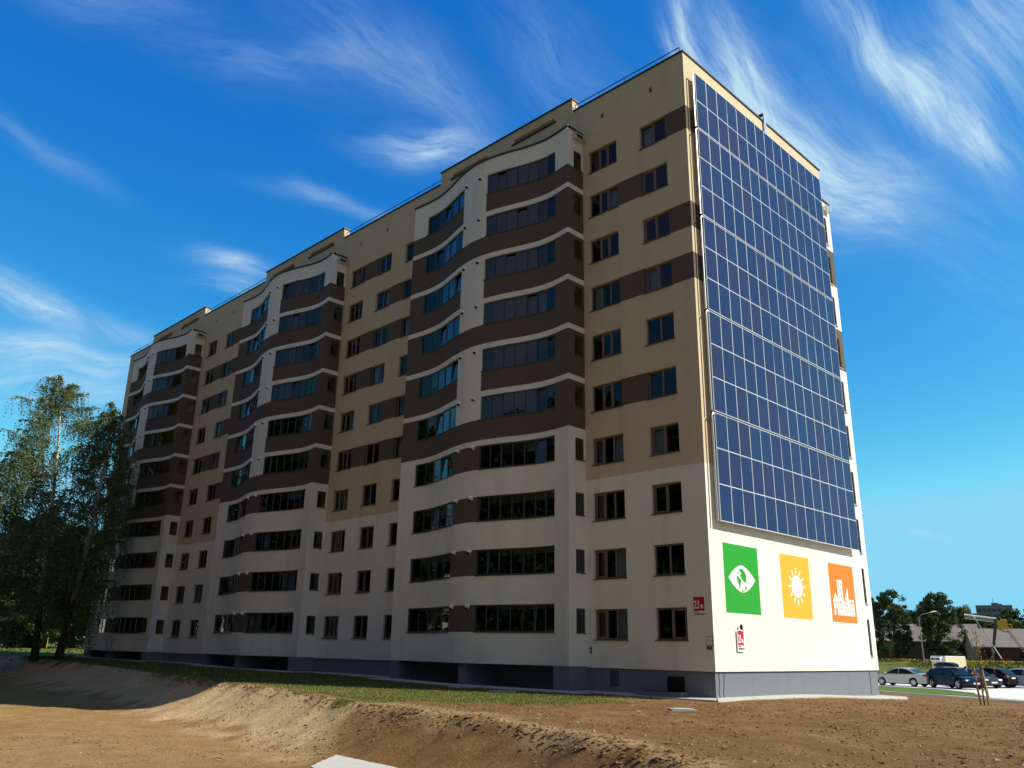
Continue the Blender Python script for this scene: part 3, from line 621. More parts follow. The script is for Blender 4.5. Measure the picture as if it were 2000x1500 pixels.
# projecting stair and balcony bay at the rear corner
mb = MB(); RX = -.12; RY = 17.05
def zone_rear(u, z): return 'brown_render' if 23.4 < z < 25.9 or 17.7 < z < 20.4 else 'cream_render'
rz = [ZC, 29.35, 17.7, 20.4, 23.4, 25.9]; rh = [(.08,.62,1.0+H*(n-1),2.95+H*(n-1)) for n in range(1, 11)]
skin(mb, [0, .08, .62, RY-WY], rz+[v for h_ in rh for v in h_[2:]], rh, lambda u, d, z: (RX-d, WY+u, z), zone_rear, .2)
for z0, z1 in zip(sorted(rz)[:-1], sorted(rz)[1:]): mb.quad([(RX,RY,z0),(-11,RY,z0),(-11,RY,z1),(RX,RY,z1)], zone_rear(0,(z0+z1)/2))
mb.quad([(RX,WY,29.35),(RX,RY,29.35),(-11,RY,29.35),(-11,WY,29.35)],'roof_felt'); mb.quad([(-11,WY,ZC),(-11,RY,ZC),(-11,RY,29.35),(-11,WY,29.35)],'cream_render'); mb.quad([(RX,WY,ZC),(RX,RY,ZC),(-11,RY,ZC),(-11,WY,ZC)],'cream_render')
mb.build('rear_bay', bld)
mb = MB(); mb.box((-11.07,WY,29.35),(RX+.07,RY+.07,29.46),'dark_metal'); mb.build('bay_coping', bld)
mb = MB(); mb.box((-10.9,WY,-1.7),(RX-.08,RY-.08,ZC),'grey_plinth'); mb.build('plinth', bld)
vb = MB(); vb.box((RX+.002,WY+.3,28.6),(RX+.3,WY+.95,28.95),'silver_metal'); vb.build('ventilation_box', bld)
for h_ in rh:
    fm = MB(); x = RX-.1
    for a, b_, c_, d_ in ((h_[0],h_[0]+.06,h_[2],h_[3]),(h_[1]-.06,h_[1],h_[2],h_[3]),(h_[0]+.06,h_[1]-.06,h_[2],h_[2]+.07),(h_[0]+.06,h_[1]-.06,h_[3]-.07,h_[3]),(h_[0]+.06,h_[1]-.06,h_[2]+.95,h_[2]+1.0)): fm.box((x,WY+a,c_),(x+.06,WY+b_,d_),'glazing_frame')
    w = fm.build('rear_window', bld); pm = MB(); pm.quad([(x+.03,WY+h_[0],h_[2]),(x+.03,WY+h_[1],h_[2]),(x+.03,WY+h_[1],h_[3]),(x+.03,WY+h_[0],h_[3])],'balcony_glass'); pm.build('pane', w)
    sm = MB(); sm.box((RX-.04,WY+.04,h_[2]-.05),(RX+.08,WY+.66,h_[2]),'silver_metal'); sm.build('sill', w)
mb = MB(); mb.quad([(RX-1.5,WY,ZC),(RX-1.5,RY,ZC),(RX-1.5,RY,29),(RX-1.5,WY,29)],'room_dark'); mb.build('interior', bld)
# basement grille and light well, cables on the plinth, bracket over the gable edge
mb = MB()
mb.box((-2.45,.02,-.62),(-1.6,.075,.0),'black_iron'); mb.box((-3.7,-.62,-1.3),(-1.35,.07,-.62),'grey_plinth'); mb.box((-3.5,-.5,-.618),(-1.5,.06,-.61),'black_iron')
mb.build('light_well', bld)
mb = MB()
for k in range(7): z = -.52+.1*k; mb.box((-5.64,.055,z),(-5.15,.078,z+.05),'dark_metal')
mb.build('vent_grille', bld)
mb = MB()
for y, pts in ((.35,[(0,.2),(.03,-.2),(-.05,-.5),(.06,-.95)]),(.75,[(.02,.2),(-.03,-.3),(-.1,-.6),(-.02,-.95)]),(15.6,[(0,.22),(.08,-.3),(.02,-.95)])):
    mb.tube([(-.07,y+a,z) for a, z in pts], .012, 'black_iron', n=5)
mb.build('cable', bld)
mb = MB(); mb.box((.05,8.45,30.2),(.12,8.7,31.95),'silver_metal'); mb.box((-.35,8.45,31.9),(.05,8.7,31.96),'dark_metal'); mb.build('cable_tray', bld)

# ------------------------------------------------------------------ solar arrays on the gable
pm_ = bpy.data.materials.new('solar_cell'); pm_.use_nodes = True; MATS['solar_cell'] = pm_; t = pm_.node_tree; b = t.nodes['Principled BSDF']
oi = N(t, 'ShaderNodeObjectInfo'); rp = N(t, 'ShaderNodeValToRGB'); e = rp.color_ramp.elements
while len(e) < 4: e.new(.5)
for k, (p, c_) in enumerate([(0,(.012,.024,.115)),(.45,(.017,.024,.105)),(.75,(.030,.024,.090)),(1,(.006,.036,.140))]): e[k].position = p; e[k].color = (*c_, 1)
tcn = N(t, 'ShaderNodeTexCoord'); nz = N(t, 'ShaderNodeTexNoise'); nz.inputs['Scale'].default_value = 5; nz.inputs['Detail'].default_value = 4; t.links.new(tcn.outputs['Object'], nz.inputs['Vector'])
vo = N(t, 'ShaderNodeTexVoronoi'); vo.inputs['Scale'].default_value = 28; t.links.new(tcn.outputs['Object'], vo.inputs['Vector'])
fac = mth(t, 'ADD', mth(t, 'MULTIPLY', oi.outputs['Random'], .8), mth(t, 'MULTIPLY', nz.outputs[0], .25)); t.links.new(fac, rp.inputs[0])
mxn = N(t, 'ShaderNodeMix', data_type='RGBA', blend_type='MULTIPLY'); mxn.inputs[0].default_value = .35; t.links.new(rp.outputs[0], mxn.inputs[6]); t.links.new(vo.outputs['Color'], mxn.inputs[7])
sxz = N(t, 'ShaderNodeSeparateXYZ'); t.links.new(tcn.outputs['Object'], sxz.inputs[0])
def gridl(o, per, w): return mth(t, 'LESS_THAN', mth(t, 'FRACT', mth(t, 'DIVIDE', o, per)), w)
gl_ = mth(t, 'MAXIMUM', gridl(sxz.outputs[1], .158, .02), gridl(sxz.outputs[2], .158, .02))
mx2 = N(t, 'ShaderNodeMix', data_type='RGBA'); t.links.new(mth(t, 'MULTIPLY', gl_, .35), mx2.inputs[0]); t.links.new(mxn.outputs[2], mx2.inputs[6]); mx2.inputs[7].default_value = (.2,.22,.26,1)
t.links.new(mx2.outputs[2], b.inputs['Base Color']); b.inputs['Roughness'].default_value = .25; b.inputs['Specular IOR Level'].default_value = .2; b.inputs['Coat Weight'].default_value = .15; b.inputs['Coat Roughness'].default_value = .06
mat('panel_frame', (.80,.81,.83), .35, .5, metal=.25)
PX = .34; PY0, PY1 = .56, 15.03; PW = (PY1-PY0)/14; Z1 = 30.2; GAP = .10; PHt = (Z1-6.60-4*GAP)/14
pmb = MB(); pw, ph = PW-.008, PHt-.008
pmb.box((-.04,0,0),(0,pw,ph),'panel_frame'); pmb.quad([(.003,.020,.020),(.003,pw-.020,.020),(.003,pw-.020,ph-.020),(.003,.020,ph-.020)],'solar_cell')
pmesh = pmb.mesh('panel'); z = Z1
names = ['Topmost block of dark blue solar panels under the roof edge, only two rows tall', 'Second block of blue solar panels from the roof, just below the two-row block', 'Middle block of blue solar panels, third of the five down the sunlit end wall', 'Fourth block of blue solar panels from the roof, just above the lowest block', 'Lowest block of blue solar panels on the sunlit wall, right above the three painted squares']
for bi, rows in enumerate((2, 3, 3, 3, 3)):
    hb = rows*PHt; z0 = z-hb
    ar = thing('solar_array', names[bi], 'solar panels', (PX, PY0, z0), 0, 'blocks of solar panels on the end wall')
    for r_ in range(rows):
        for c_ in range(14): link('panel', pmesh, ar, (0, c_*PW+.004, r_*PHt+.004), (0, R(random.uniform(-.35,.35)), R(random.uniform(-.35,.35))))
    for yy in (-.16,):
        mb = MB(); mb.tube([(-.05,yy,-.03),(-.05,yy,hb-.12)], .045, 'silver_metal', n=8); mb.tube([(-.05,yy,hb-.12),(-.05,yy+.1,hb-.02)], .05, 'silver_metal', n=8); mb.build('side_rail', ar)
    mb = MB()
    for yy in np.linspace(.3, PY1-PY0-.3, 6): mb.box((-PX+.01,yy-.03,.05),(-.05,yy+.03,.11),'silver_metal'); mb.box((-.10,yy-.03,.0),(-.045,yy+.03,hb),'silver_metal'); mb.box((-PX+.01,yy-.03,hb-.15),(-.05,yy+.03,hb-.09),'silver_metal')
    mb.build('mounting_frame', ar)
    mb = MB(); mb.box((-.07,-.01,hb),(.005,PY1-PY0+.01,hb+.012),'panel_frame'); mb.box((-.07,-.01,-.012),(.005,PY1-PY0+.01,0),'panel_frame'); mb.build('edge_trim', ar)
    if bi: mb = MB(); mb.box((-.055,-.005,hb+.014),(-.02,PY1-PY0+.005,hb+GAP-.014),'black_iron'); mb.build('gap_shade', ar)  # black strip stands in for the shade in the gap between blocks
    z = z0-GAP
# ------------------------------------------------------------------ painted squares
def mural(y0, z0, m_, label):
    t_ = thing('mural', label, 'painted square', (0, y0, z0), 0, 'painted squares on the end wall')
    mb = MB(); mb.box((.001,0,0),(.006,3.03,3.03),m_); mb.build('square', t_); return t_
mp1 = lambda a, b_, d: (.006+d, a, b_)
def poly(mb, pts, m_, d0=0, d1=.004): mb.prism(pts, mp1, d0-.002, d1, m_)
# eye and globe
mu = mural(1.13, 2.70, 'mural_green', 'Green painted square with a white eye around a green globe')
xs = np.linspace(-1, 1, 25); arc = [(1.5+1.17*x, 1.52+.60*(1-abs(x)**1.75)) for x in xs]+[(1.5+1.17*x, 1.52-.60*(1-abs(x)**1.75)) for x in xs[::-1][1:-1]]
mb = MB(); poly(mb, arc, 'mural_white'); ey = mb.build('eye', mu)
mb = MB()
for pl in ([(1.28,1.90),(1.40,1.98),(1.58,1.97),(1.76,1.86),(1.87,1.68),(1.88,1.50),(1.80,1.36),(1.74,1.44),(1.68,1.34),(1.60,1.46),(1.50,1.48),(1.43,1.58),(1.33,1.60),(1.36,1.70),(1.47,1.73),(1.40,1.82),(1.30,1.82)],
           [(1.06,1.62),(1.20,1.62),(1.30,1.52),(1.42,1.46),(1.35,1.30),(1.30,1.12),(1.24,1.06),(1.20,1.22),(1.14,1.34),(1.06,1.44)],
           [(1.10,1.76),(1.20,1.84),(1.24,1.78),(1.16,1.70)], [(1.70,1.12),(1.78,1.20),(1.86,1.24),(1.84,1.08),(1.76,1.00)], [(1.40,.98),(1.52,.94),(1.68,1.00),(1.76,1.06),(1.64,1.02),(1.52,1.00),(1.42,1.05)], [(1.84,1.42),(1.90,1.36),(1.86,1.30)]):
    poly(mb, pl, 'mural_green', .004, .007)
mb.build('globe', ey)
# sun with power mark
mu = mural(6.33, 2.68, 'mural_yellow', 'Yellow painted square with a white sun and a power button mark')
mb = MB(); cx, cz = 1.57, 1.53; poly(mb, [(cx+.56*math.cos(a), cz+.54*math.sin(a)) for a in np.linspace(0, 2*math.pi, 41)[:-1]], 'mural_white')
for k in range(12):
    a = math.pi*k/6+.02; c_, s_ = math.cos(a), math.sin(a); r0_, r1_ = .63, .63+(.26 if k % 3 == 0 else .24); w = .052
    poly(mb, [(cx+r0_*c_-w*s_, cz+r0_*s_+w*c_), (cx+r0_*c_+w*s_, cz+r0_*s_-w*c_), (cx+r1_*c_+w*s_, cz+r1_*s_-w*c_), (cx+(r1_+.03)*c_, cz+(r1_+.03)*s_), (cx+r1_*c_-w*s_, cz+r1_*s_+w*c_)], 'mural_white')
sn = mb.build('sun', mu); mb = MB()
A = np.linspace(R(125), R(415), 30)
for a, b_ in zip(A[:-1], A[1:]): poly(mb, [(cx+.25*math.cos(a), cz-.03+.28*math.sin(a)), (cx+.25*math.cos(b_), cz-.03+.28*math.sin(b_)), (cx+.20*math.cos(b_), cz-.03+.23*math.sin(b_)), (cx+.20*math.cos(a), cz-.03+.23*math.sin(a))], 'mural_grey', .004, .007)
poly(mb, [(cx-.025,cz+.06),(cx+.025,cz+.06),(cx+.025,cz+.34),(cx-.025,cz+.34)], 'mural_grey', .004, .007); mb.build('power_mark', sn)
# town
mu = mural(11.58, 2.66, 'mural_orange', 'Orange painted square with a white skyline of houses and towers')
mb = MB(); B0 = .36
for pl in ([(.30,B0),(.86,B0),(.86,.98),(.30,.98)], [(.22,1.02),(.94,1.02),(.58,1.52)], [(.88,B0),(1.50,B0),(1.50,2.20),(.88,2.20)], [(1.53,B0),(2.14,B0),(2.14,1.86),(1.53,1.02)], [(2.17,B0),(2.80,B0),(2.80,1.02),(2.17,1.02)], [(2.17,1.08),(2.80,1.08),(2.80,1.22),(2.17,1.22)]): poly(mb, pl, 'mural_white')
poly(mb, [(.48,B0),(.68,B0),(.68,.66),(.64,.74),(.52,.74),(.48,.66)], 'mural_orange', .004, .007)
for k in range(5):
    for x in (1.04, 1.26): poly(mb, [(x,.62+.32*k),(x+.10,.62+.32*k),(x+.10,.78+.32*k),(x,.78+.32*k)], 'mural_orange', .004, .007)
for k in range(4):
    for x in (1.66, 1.90):
        if .62+.26*k < 1.0+ (x-1.53)*1.1: poly(mb, [(x,.56+.26*k),(x+.10,.56+.26*k),(x+.10,.70+.26*k),(x,.70+.26*k)], 'mural_orange', .004, .007)
for k in range(2):
    for x in (2.30, 2.56): poly(mb, [(x,.56+.22*k),(x+.10,.56+.22*k),(x+.10,.68+.22*k),(x,.68+.22*k)], 'mural_orange', .004, .007)
mb.build('skyline', mu)
# ------------------------------------------------------------------ address signs and plates
def rrect(x0, z0, x1, z1, r, k=5):
    P = []
    for cx_, cz_, a0 in ((x1-r,z1-r,0),(x0+r,z1-r,90),(x0+r,z0+r,180),(x1-r,z0+r,270)):
        for i in range(k+1): a = R(a0+90*i/k); P.append((cx_+r*math.cos(a), cz_+r*math.sin(a)))
    return P
def address_sign(loc, w, h, mp, label, thick=.03):
    s = thing('address_sign', label, 'house number sign', loc, 0, 'house number signs')
    mb = MB(); mb.prism(rrect(0,0,w,h,.05), mp, 0, thick, 'sign_white'); mb.build('plate', s)
    mb = MB(); mb.prism(rrect(.035,.30*h,w-.035,h-.035,.03), mp, thick-.004, thick+.003, 'sign_red'); mb.build('red_panel', s)
    f = lambda ox, oz, sc=1: (lambda a, b_, d: mp(ox+a, oz+b_, thick+.004+max(d, 0)))
    text_mesh('number', '23', .52*h, 'sign_white', f(.055, .42*h), s, squeeze=.62*w/.62, bold=.010); text_mesh('number', 'а', .30*h, 'sign_white', f(w*.62, .42*h), s, squeeze=.95, bold=.008)
    text_mesh('street_name', 'вуліца', .085*h, 'sign_ink', f(.05, .225*h), s); text_mesh('street_name', 'ДЗЯРЖЫНСКАГА', .125*h, 'sign_ink', f(.05, .095*h), s, squeeze=.60*w/.62)
    return s
address_sign((-.94, -.001, 2.46), .62, .89, lambda a, b_, d: (a, -d, b_), 'House number sign with red panel reading 23a on the shaded wall near the corner')
address_sign((.04, 1.79, 1.07), .58, .90, lambda a, b_, d: (d, a, b_), 'House number sign with red panel reading 23a on the sunlit wall under the green square')
# small dark lantern over the second sign
lt = thing('wall_lantern', 'Small black lantern sticking out above the sign on the sunlit wall', 'lamp', (0, 2.06, 2.0))
mb = MB(); mb.tube([(0,.02,.12),(.10,.02,.10),(.20,.04,.06)], .014, 'black_iron', n=6); mb.build('arm', lt)
mb = MB(); mb.tube([(.14,.0,.0),(.14,.01,.05),(.14,.01,.17),(.14,.01,.24)], [.03,.075,.06,.02], 'black_iron', n=8); mb.tube([(.14,.0,.01),(.14,.2,-.02)], [.022,.018], 'black_iron', n=6); mb.build('lamp_head', lt)
fy = lambda a, b_, d: (a, -d, b_)
hp = thing('hydrant_sign', 'Small white plate with dark border and red letters near the building corner', 'sign', (-.37, -.001, 1.29))
mb = MB(); mb.prism([(0,0),(.34,0),(.34,.38),(0,.38)], fy, 0, .02, 'sign_ink'); mb.prism([(.018,.018),(.322,.018),(.322,.362),(.018,.362)], fy, .018, .023, 'sign_white'); mb.build('plate', hp)
text_mesh('lettering', 'ПГ', .10, 'sign_red', lambda a, b_, d: (.09+a, -.024-max(d,0), .25+b_), hp); text_mesh('lettering', 'П', .10, 'sign_blue', lambda a, b_, d: (.15+a, -.024-max(d,0), .05+b_), hp)
mb = MB(); mb.box((.04,-.026,.19),(.14,-.022,.205),'sign_ink'); mb.box((.2,-.026,.19),(.3,-.022,.205),'sign_ink'); mb.build('rule', hp)
for k, (x, lb) in enumerate(((-.37,'Left one of the two small blue plates under the white hydrant plate'), (-.235,'Right one of the two small blue plates, nearest the building corner'))):
    p = thing('info_plate', lb, 'plate', (x, -.001, 1.13), 0, 'small blue plates'); mb = MB(); mb.box((0,-.018,0),(.125,0,.125),'sign_blue'); mb.build('plate', p)
    mb = MB(); mb.box((.02,-.021,.085),(.08,-.017,.10),'sign_white'); mb.box((.03,-.021,.045),(.10,-.017,.055),'sign_white'); mb.build('marking', p)
for k, (z_, lb) in enumerate(((1.05,'Upper of two tiny blue plates beside the balcony bay wall'), (.88,'Lower of two tiny blue plates beside the balcony bay wall'))):
    p = thing('info_plate', lb, 'plate', (-6.78, -.001, z_), 0, 'small blue plates'); mb = MB(); mb.box((0,-.018,0),(.12,0,.14),'sign_blue'); mb.build('plate', p)
    mb = MB(); mb.box((.02,-.021,.09),(.08,-.017,.105),'sign_white'); mb.build('marking', p)
# ------------------------------------------------------------------ loose things on the near ground
mat('cover_steel', (.42,.43,.43), .6, .4, metal=.3, var=.15, vscale=6)
def slab_thing(name, label, cat, pts, thick, m_, group=None):
    c0 = np.mean(pts, 0); o = thing(name, label, cat, tuple(c0), 0, group); mb = MB(); top = [tuple(np.array(p)-c0) for p in pts]; bot = [(a, b_, c_-thick) for a, b_, c_ in top]
    n = len(pts); mb.quad(top, m_); mb.quad(bot[::-1], m_)
    for k in range(n): mb.quad([top[k], bot[k], bot[(k+1)%n], top[(k+1)%n]], m_)
    mb.build('slab', o); return o
zs_ = -2.05
def jag(a, b_, n, amp):
    P = []
    for k in range(n): t_ = k/n; P.append((a[0]+(b_[0]-a[0])*t_+random.uniform(-amp,amp), a[1]+(b_[1]-a[1])*t_+random.uniform(-amp,amp), zs_))
    return P
Q = [(-2.55,-16.85),(1.15,-17.2),(2.9,-19.2),(-.8,-18.85)]
slab_thing('concrete_slab', 'Pale concrete slab corner lying at the foot of the soil slope in the foreground', 'slab', sum([jag(Q[k], Q[(k+1)%4], 16, .03) for k in range(4)], []), .5, 'concrete')
def cover(x, y, w, l, rz, label):
    c_, s_ = math.cos(rz), math.sin(rz); z = gz(x, y)+.055
    o = slab_thing('manhole_cover', label, 'manhole cover', [(x+a*c_-b_*s_, y+a*s_+b_*c_, z) for a, b_ in ((-w,-l),(w,-l),(w,l),(-w,l))], .3, 'cover_steel', 'utility covers in the ground')
    mb = MB(); mb.box((-w*.7,-l*.7,.002),(w*.7,l*.7,.012),'concrete'); lid = mb.build('lid', o); lid.rotation_euler = (0,0,rz)
cover(2.7, -6.6, .42, .34, R(45), 'Grey square cover lying on bare soil in front of the building corner')
cover(-8.7, -3.9, .6, .35, R(40), 'Pale cover in the sunlit grass strip beneath the right balcony bay')
cover(-12.2, -3.2, .7, .3, R(42), 'Grey cover in the shaded grass below the right balcony bay')
# soil clods and stones
mat('clod', (.20,.115,.052), .95, .1, island=.45); mat('pebble', (.27,.19,.12), .9, .2, island=.35)
def clods(n, xr, yr, smin, smax, seed):
    rg_ = np.random.default_rng(seed); x = rg_.uniform(*xr, n); y = rg_.uniform(*yr, n); ga = grass_amount(x, y); d, s = ridge_dist(x, y)
    keep = (ga < .35) & ~((y > -1.2) & (x < 1.3)) & (rg_.random(n) < np.where(d > 3.2, .35, 1)) & ~((x > -3.4) & (x < 3.5) & (y < -16) & (y > -20.5)) & (vnoise(x, y, .5, 40)+rg_.normal(0,.2,n) > -.12)
    x, y, d = x[keep], y[keep], d[keep]; n = len(x); z = ground_h(x, y)
    sz = smin*(smax/smin)**(rg_.random(n)**2.2)
    oct_ = np.array([(1,0,0),(0,1,0),(-1,0,0),(0,-1,0),(0,0,.8),(0,0,-.5)], float); F = [(0,1,4),(1,2,4),(2,3,4),(3,0,4),(1,0,5),(2,1,5),(3,2,5),(0,3,5)]
    V = oct_[None]*(1+rg_.normal(0,.28,(n,6,1)))*sz[:,None,None]; a = rg_.uniform(0, 6.28, n); c_, s_ = np.cos(a)[:,None], np.sin(a)[:,None]
    V = np.stack([V[...,0]*c_*1.3-V[...,1]*s_, V[...,0]*s_*1.3+V[...,1]*c_, V[...,2]*.7], -1) + np.stack([x, y, z+sz*.12], -1)[:,None]
    T = V[:, np.array(F)].reshape(-1, 3); mi_ = np.repeat((rg_.random(n) < np.where(d > 3, .4, .12)).astype(int), 8)
    return T, mi_
t1, m1 = clods(34000, (-16, 17), (-24, 6), .014, .065, 1); t2, m2 = clods(7000, (-40, -6), (-26, -12), .014, .04, 2); t3, m3 = clods(9000, (1, 22), (-4, 22), .016, .05, 3)
def crest(n, seed):
    rg_ = np.random.default_rng(seed); k = rg_.integers(2, 10, n); f = rg_.random(n)[:,None]; P = RIDGE[k]+(RIDGE[k+1]-RIDGE[k])*f+rg_.normal(0, .30, (n, 2)); return P[:,0], P[:,1]
def clods_at(x, y, smin, smax, seed):
    rg_ = np.random.default_rng(seed); n = len(x); z = ground_h(x, y); sz = smin*(smax/smin)**(rg_.random(n)**2.0)
    oct_ = np.array([(1,0,0),(0,1,0),(-1,0,0),(0,-1,0),(0,0,.8),(0,0,-.5)], float); F = np.array([(0,1,4),(1,2,4),(2,3,4),(3,0,4),(1,0,5),(2,1,5),(3,2,5),(0,3,5)])
    V = oct_[None]*(1+rg_.normal(0,.3,(n,6,1)))*sz[:,None,None]*np.array([1.3,1,.7])+np.stack([x, y, z], -1)[:,None]; return V[:, F].reshape(-1, 3), np.zeros(n*8, int)
cx_, cy_ = crest(3200, 9); t4, m4 = clods_at(cx_, cy_, .015, .085, 10); t1 = np.concatenate([t1, t4]); m1 = np.concatenate([m1, m4])
tag(link('soil_clods', fast_mesh('soil_clods', np.concatenate([t1,t2,t3]), 3, ['clod','pebble'], np.concatenate([m1,m2,m3]))), 'clods and pebbles strewn over the bare soil', 'soil', kind='stuff')
# grass blades
mat('grass_blade', (.115,.15,.030), .7, .2, island=.45, trans=.25); mat('dry_blade', (.30,.26,.10), .8, .2, island=.35, trans=.2)
def blades(n, xr, yr, hmin, hmax, seed, wd=.012):
    rg_ = np.random.default_rng(seed); x = rg_.uniform(*xr, n); y = rg_.uniform(*yr, n); ga = grass_amount(x, y)
    keep = (rg_.random(n) < ga) & ~((y > -.85) & (x < .6)) & ~((y > -2.3) & (np.abs(((x+6.9) % 23.55)-16.6) < 7.6)); x, y = x[keep], y[keep]; n = len(x); z = ground_h(x, y)-.01
    h = rg_.uniform(hmin, hmax, n); a = rg_.uniform(0, 6.28, n); dx, dy = np.cos(a)*wd, np.sin(a)*wd; lx, ly = rg_.normal(0, .35, n)*h, rg_.normal(0, .35, n)*h
    V = np.stack([np.stack([x-dx,y-dy,z],-1), np.stack([x+dx,y+dy,z],-1), np.stack([x+lx,y+ly,z+h],-1)], 1).reshape(-1, 3)
    return V, (rg_.random(n) < .30).astype(int)
b1, k1 = blades(110000, (-30, -1), (-13, -.8), .03, .095, 5, .012); b2, k2 = blades(30000, (-70, -25), (-10, -.8), .06, .16, 6, .03)
tag(link('grass', fast_mesh('grass', np.concatenate([b1,b2]), 3, ['grass_blade','dry_blade'], np.concatenate([k1,k2]))), 'short green grass on the strip in front of the building', 'grass', kind='stuff')

# ------------------------------------------------------------------ trees
mat('birch_leaf', (.17,.225,.095), .5, .4, island=.45, trans=.5); mat('birch_bark', (.55,.53,.48), .8, .2, var=.45, vscale=4); mat('dark_bark', (.06,.05,.04), .9, .1, var=.3, vscale=6); mat('twig', (.05,.04,.03), .9, .1)
mat('leaf_dark', (.050,.088,.026), .6, .3, island=.45, trans=.3); mat('leaf_mid', (.070,.115,.030), .6, .3, island=.45, trans=.3); mat('leaf_light', (.095,.145,.030), .6, .3, island=.45, trans=.3)
def leaf_quads(P, size, rg_, flat_=0.0):
    n = len(P); a = rg_.normal(0, 1, (n, 3)); a /= np.linalg.norm(a, axis=1)[:, None]; b_ = rg_.normal(0, 1, (n, 3)); b_ -= a*(a*b_).sum(1)[:, None]; b_ /= np.linalg.norm(b_, axis=1)[:, None]
    s = (size*rg_.uniform(.6, 1.35, n))[:, None]; a, b_ = a*s, b_*s*.62
    return np.stack([P-a, P+b_*.9-a*.1, P+a, P-b_*.9-a*.1], 1).reshape(-1, 3)
def birch(name, label, base, h, lean, rad, nb, strands, seed, lo=.22, leaf=.085, group=None, fork=False):
    rg_ = np.random.default_rng(seed); rn = random.Random(seed)
    t_ = thing(name, label, 'tree', base, 0, group)
    def trunk_at(u): return np.array([lean[0]*u**1.3 + .25*math.sin(u*5+seed), lean[1]*u**1.3+.2*math.cos(u*4+seed), h*u])
    us_ = np.linspace(0, 1, 14); mb = MB(); pts = [trunk_at(u) for u in us_]; r_ = [.27*(1-u)**.8+.02 for u in us_]; r_[0] = .42
    mb.tube(pts[:4], r_[:4], 'dark_bark', 9, cap=False); mb.tube(pts[3:], r_[3:], 'birch_bark', 8)
    P = []
    for k in range(nb):
        u = lo + (1-lo)*(k+rn.random())/nb; o = trunk_at(u); az = k*2.4+rn.random(); v_ = (u-lo)/(1-lo); prof = (.55+.45*math.sin(math.pi*min(1, v_*1.1)))*(1-.72*v_**5); ln = rad*prof*rn.uniform(.65, 1.15)
        up = rn.uniform(.45, .95); d = np.array([math.cos(az), math.sin(az), up]); nseg = 7; br = []
        for q in range(nseg): f = q/(nseg-1); br.append(o+d*np.array([1,1,1])*ln*f - np.array([0,0,.55*ln*f*f*up]) + rg_.normal(0, .05, 3)*f)
        mb.tube(br, [max(.012, .075*(1-u)*(1-q/nseg)+.012) for q in range(nseg)], 'birch_bark' if u > .45 else 'twig', 4, cap=False)
        for s in range(strands):
            f = rn.uniform(.25, 1.0)**.8; i = min(nseg-2, int(f*(nseg-1))); g = f*(nseg-1)-i; st = br[i]*(1-g)+br[i+1]*g; l = rn.uniform(.8, 3.4)*(1.25-u*.7); dr = np.array([rn.gauss(0,.28), rn.gauss(0,.28), 0])
            m_ = int(l/.085); v = np.linspace(0, 1, max(4, m_)); c_ = st + dr*l*np.sqrt(v)[:, None] + np.stack([v*0, v*0, -(v**1.25)*l + .25*np.sin(v*3)], -1) + rg_.normal(0, .055, (len(v), 3)); P.append(c_)
    mb.build('trunk', t_); P = np.concatenate(P)
    link('crown', fast_mesh('crown', leaf_quads(P, leaf, rg_), 4, ['birch_leaf']), t_); return t_, len(P)
t_, n1 = birch('birch_tree', 'Tall slender birch with an upright trunk, nearest the left edge of the photo', (-62.3,-7.2,gz(-62.3,-7.2)-.05), 24.8, (-.6,-2.2), 7.0, 108, 34, 3, lo=.18, leaf=.088, group='birches by the far end of the building')
t_, n2 = birch('birch_tree', 'Leaning birch whose hanging twigs overlap the far end of the building', (-59.2,-6.4,gz(-59.2,-6.4)-.05), 21.6, (3.2,.2), 3.6, 76, 30, 11, lo=.14, leaf=.09, group='birches by the far end of the building')
t_, n3 = birch('birch_tree', 'Birch crown half cut off by the left photo edge', (-66.5,-10.6,gz(-66.5,-10.6)-.05), 20.5, (-1.0,.8), 5.6, 76, 26, 23, lo=.14, leaf=.09, group='birches by the far end of the building')
def leafy(name, h, cr, seed, leafm, size, n_cl, per, trunk_h=.25, shape=1.0):
    """returns (trunk mesh, crown mesh)"""
    rg_ = np.random.default_rng(seed); rn = random.Random(seed); mb = MB(); mb.tube([(0,0,-.3),(.1,0,h*.3),(.0,.1,h*.6),(.1,0,h*.85)], [.03*h,.022*h,.014*h,.004*h], 'dark_bark', 7); P = []
    for k in range(n_cl):
        u = rn.random()**.85; z = h*(trunk_h+(1-trunk_h)*u); prof = (math.sin(math.pi*(.12+.80*u))**(.7*shape))*(1-.25*u); a = rn.random()*6.283; lob = 1+.28*math.sin(3*a+seed)+.15*math.sin(5*a+7*u); r_ = cr*prof*lob*math.sqrt(rn.uniform(.25, 1)); c_ = np.array([r_*math.cos(a), r_*math.sin(a), z+rn.gauss(0,.02)*h])
        if k % 5 == 0: mb.tube([(0,0,max(.15*h, z-.22*h)), tuple(c_*np.array([.6,.6,1])-np.array([0,0,.06*h])), tuple(c_)], [.010*h,.006*h,.002*h], 'dark_bark', 4, cap=False)
        s = cr*rn.uniform(.13,.26); q = rg_.normal(0, 1, (per, 3)); q = q/np.linalg.norm(q, axis=1)[:, None]*(rg_.random(per)**.45)[:, None]; P.append(c_+q*s*np.array([1,1,.75]))
    return mb.mesh('trunk'), fast_mesh('crown', leaf_quads(np.concatenate(P), size, rg_), 4, [leafm])
def plant(meshes, name, label, x, y, sc, rz, group, sz=1.0, z=None):
    t_ = thing(name, label, 'tree', (x, y, gz(x, y) if z is None else z), rz, group); t_.scale = (sc, sc, sc*sz); link('trunk', meshes[0], t_); link('crown', meshes[1], t_); return t_
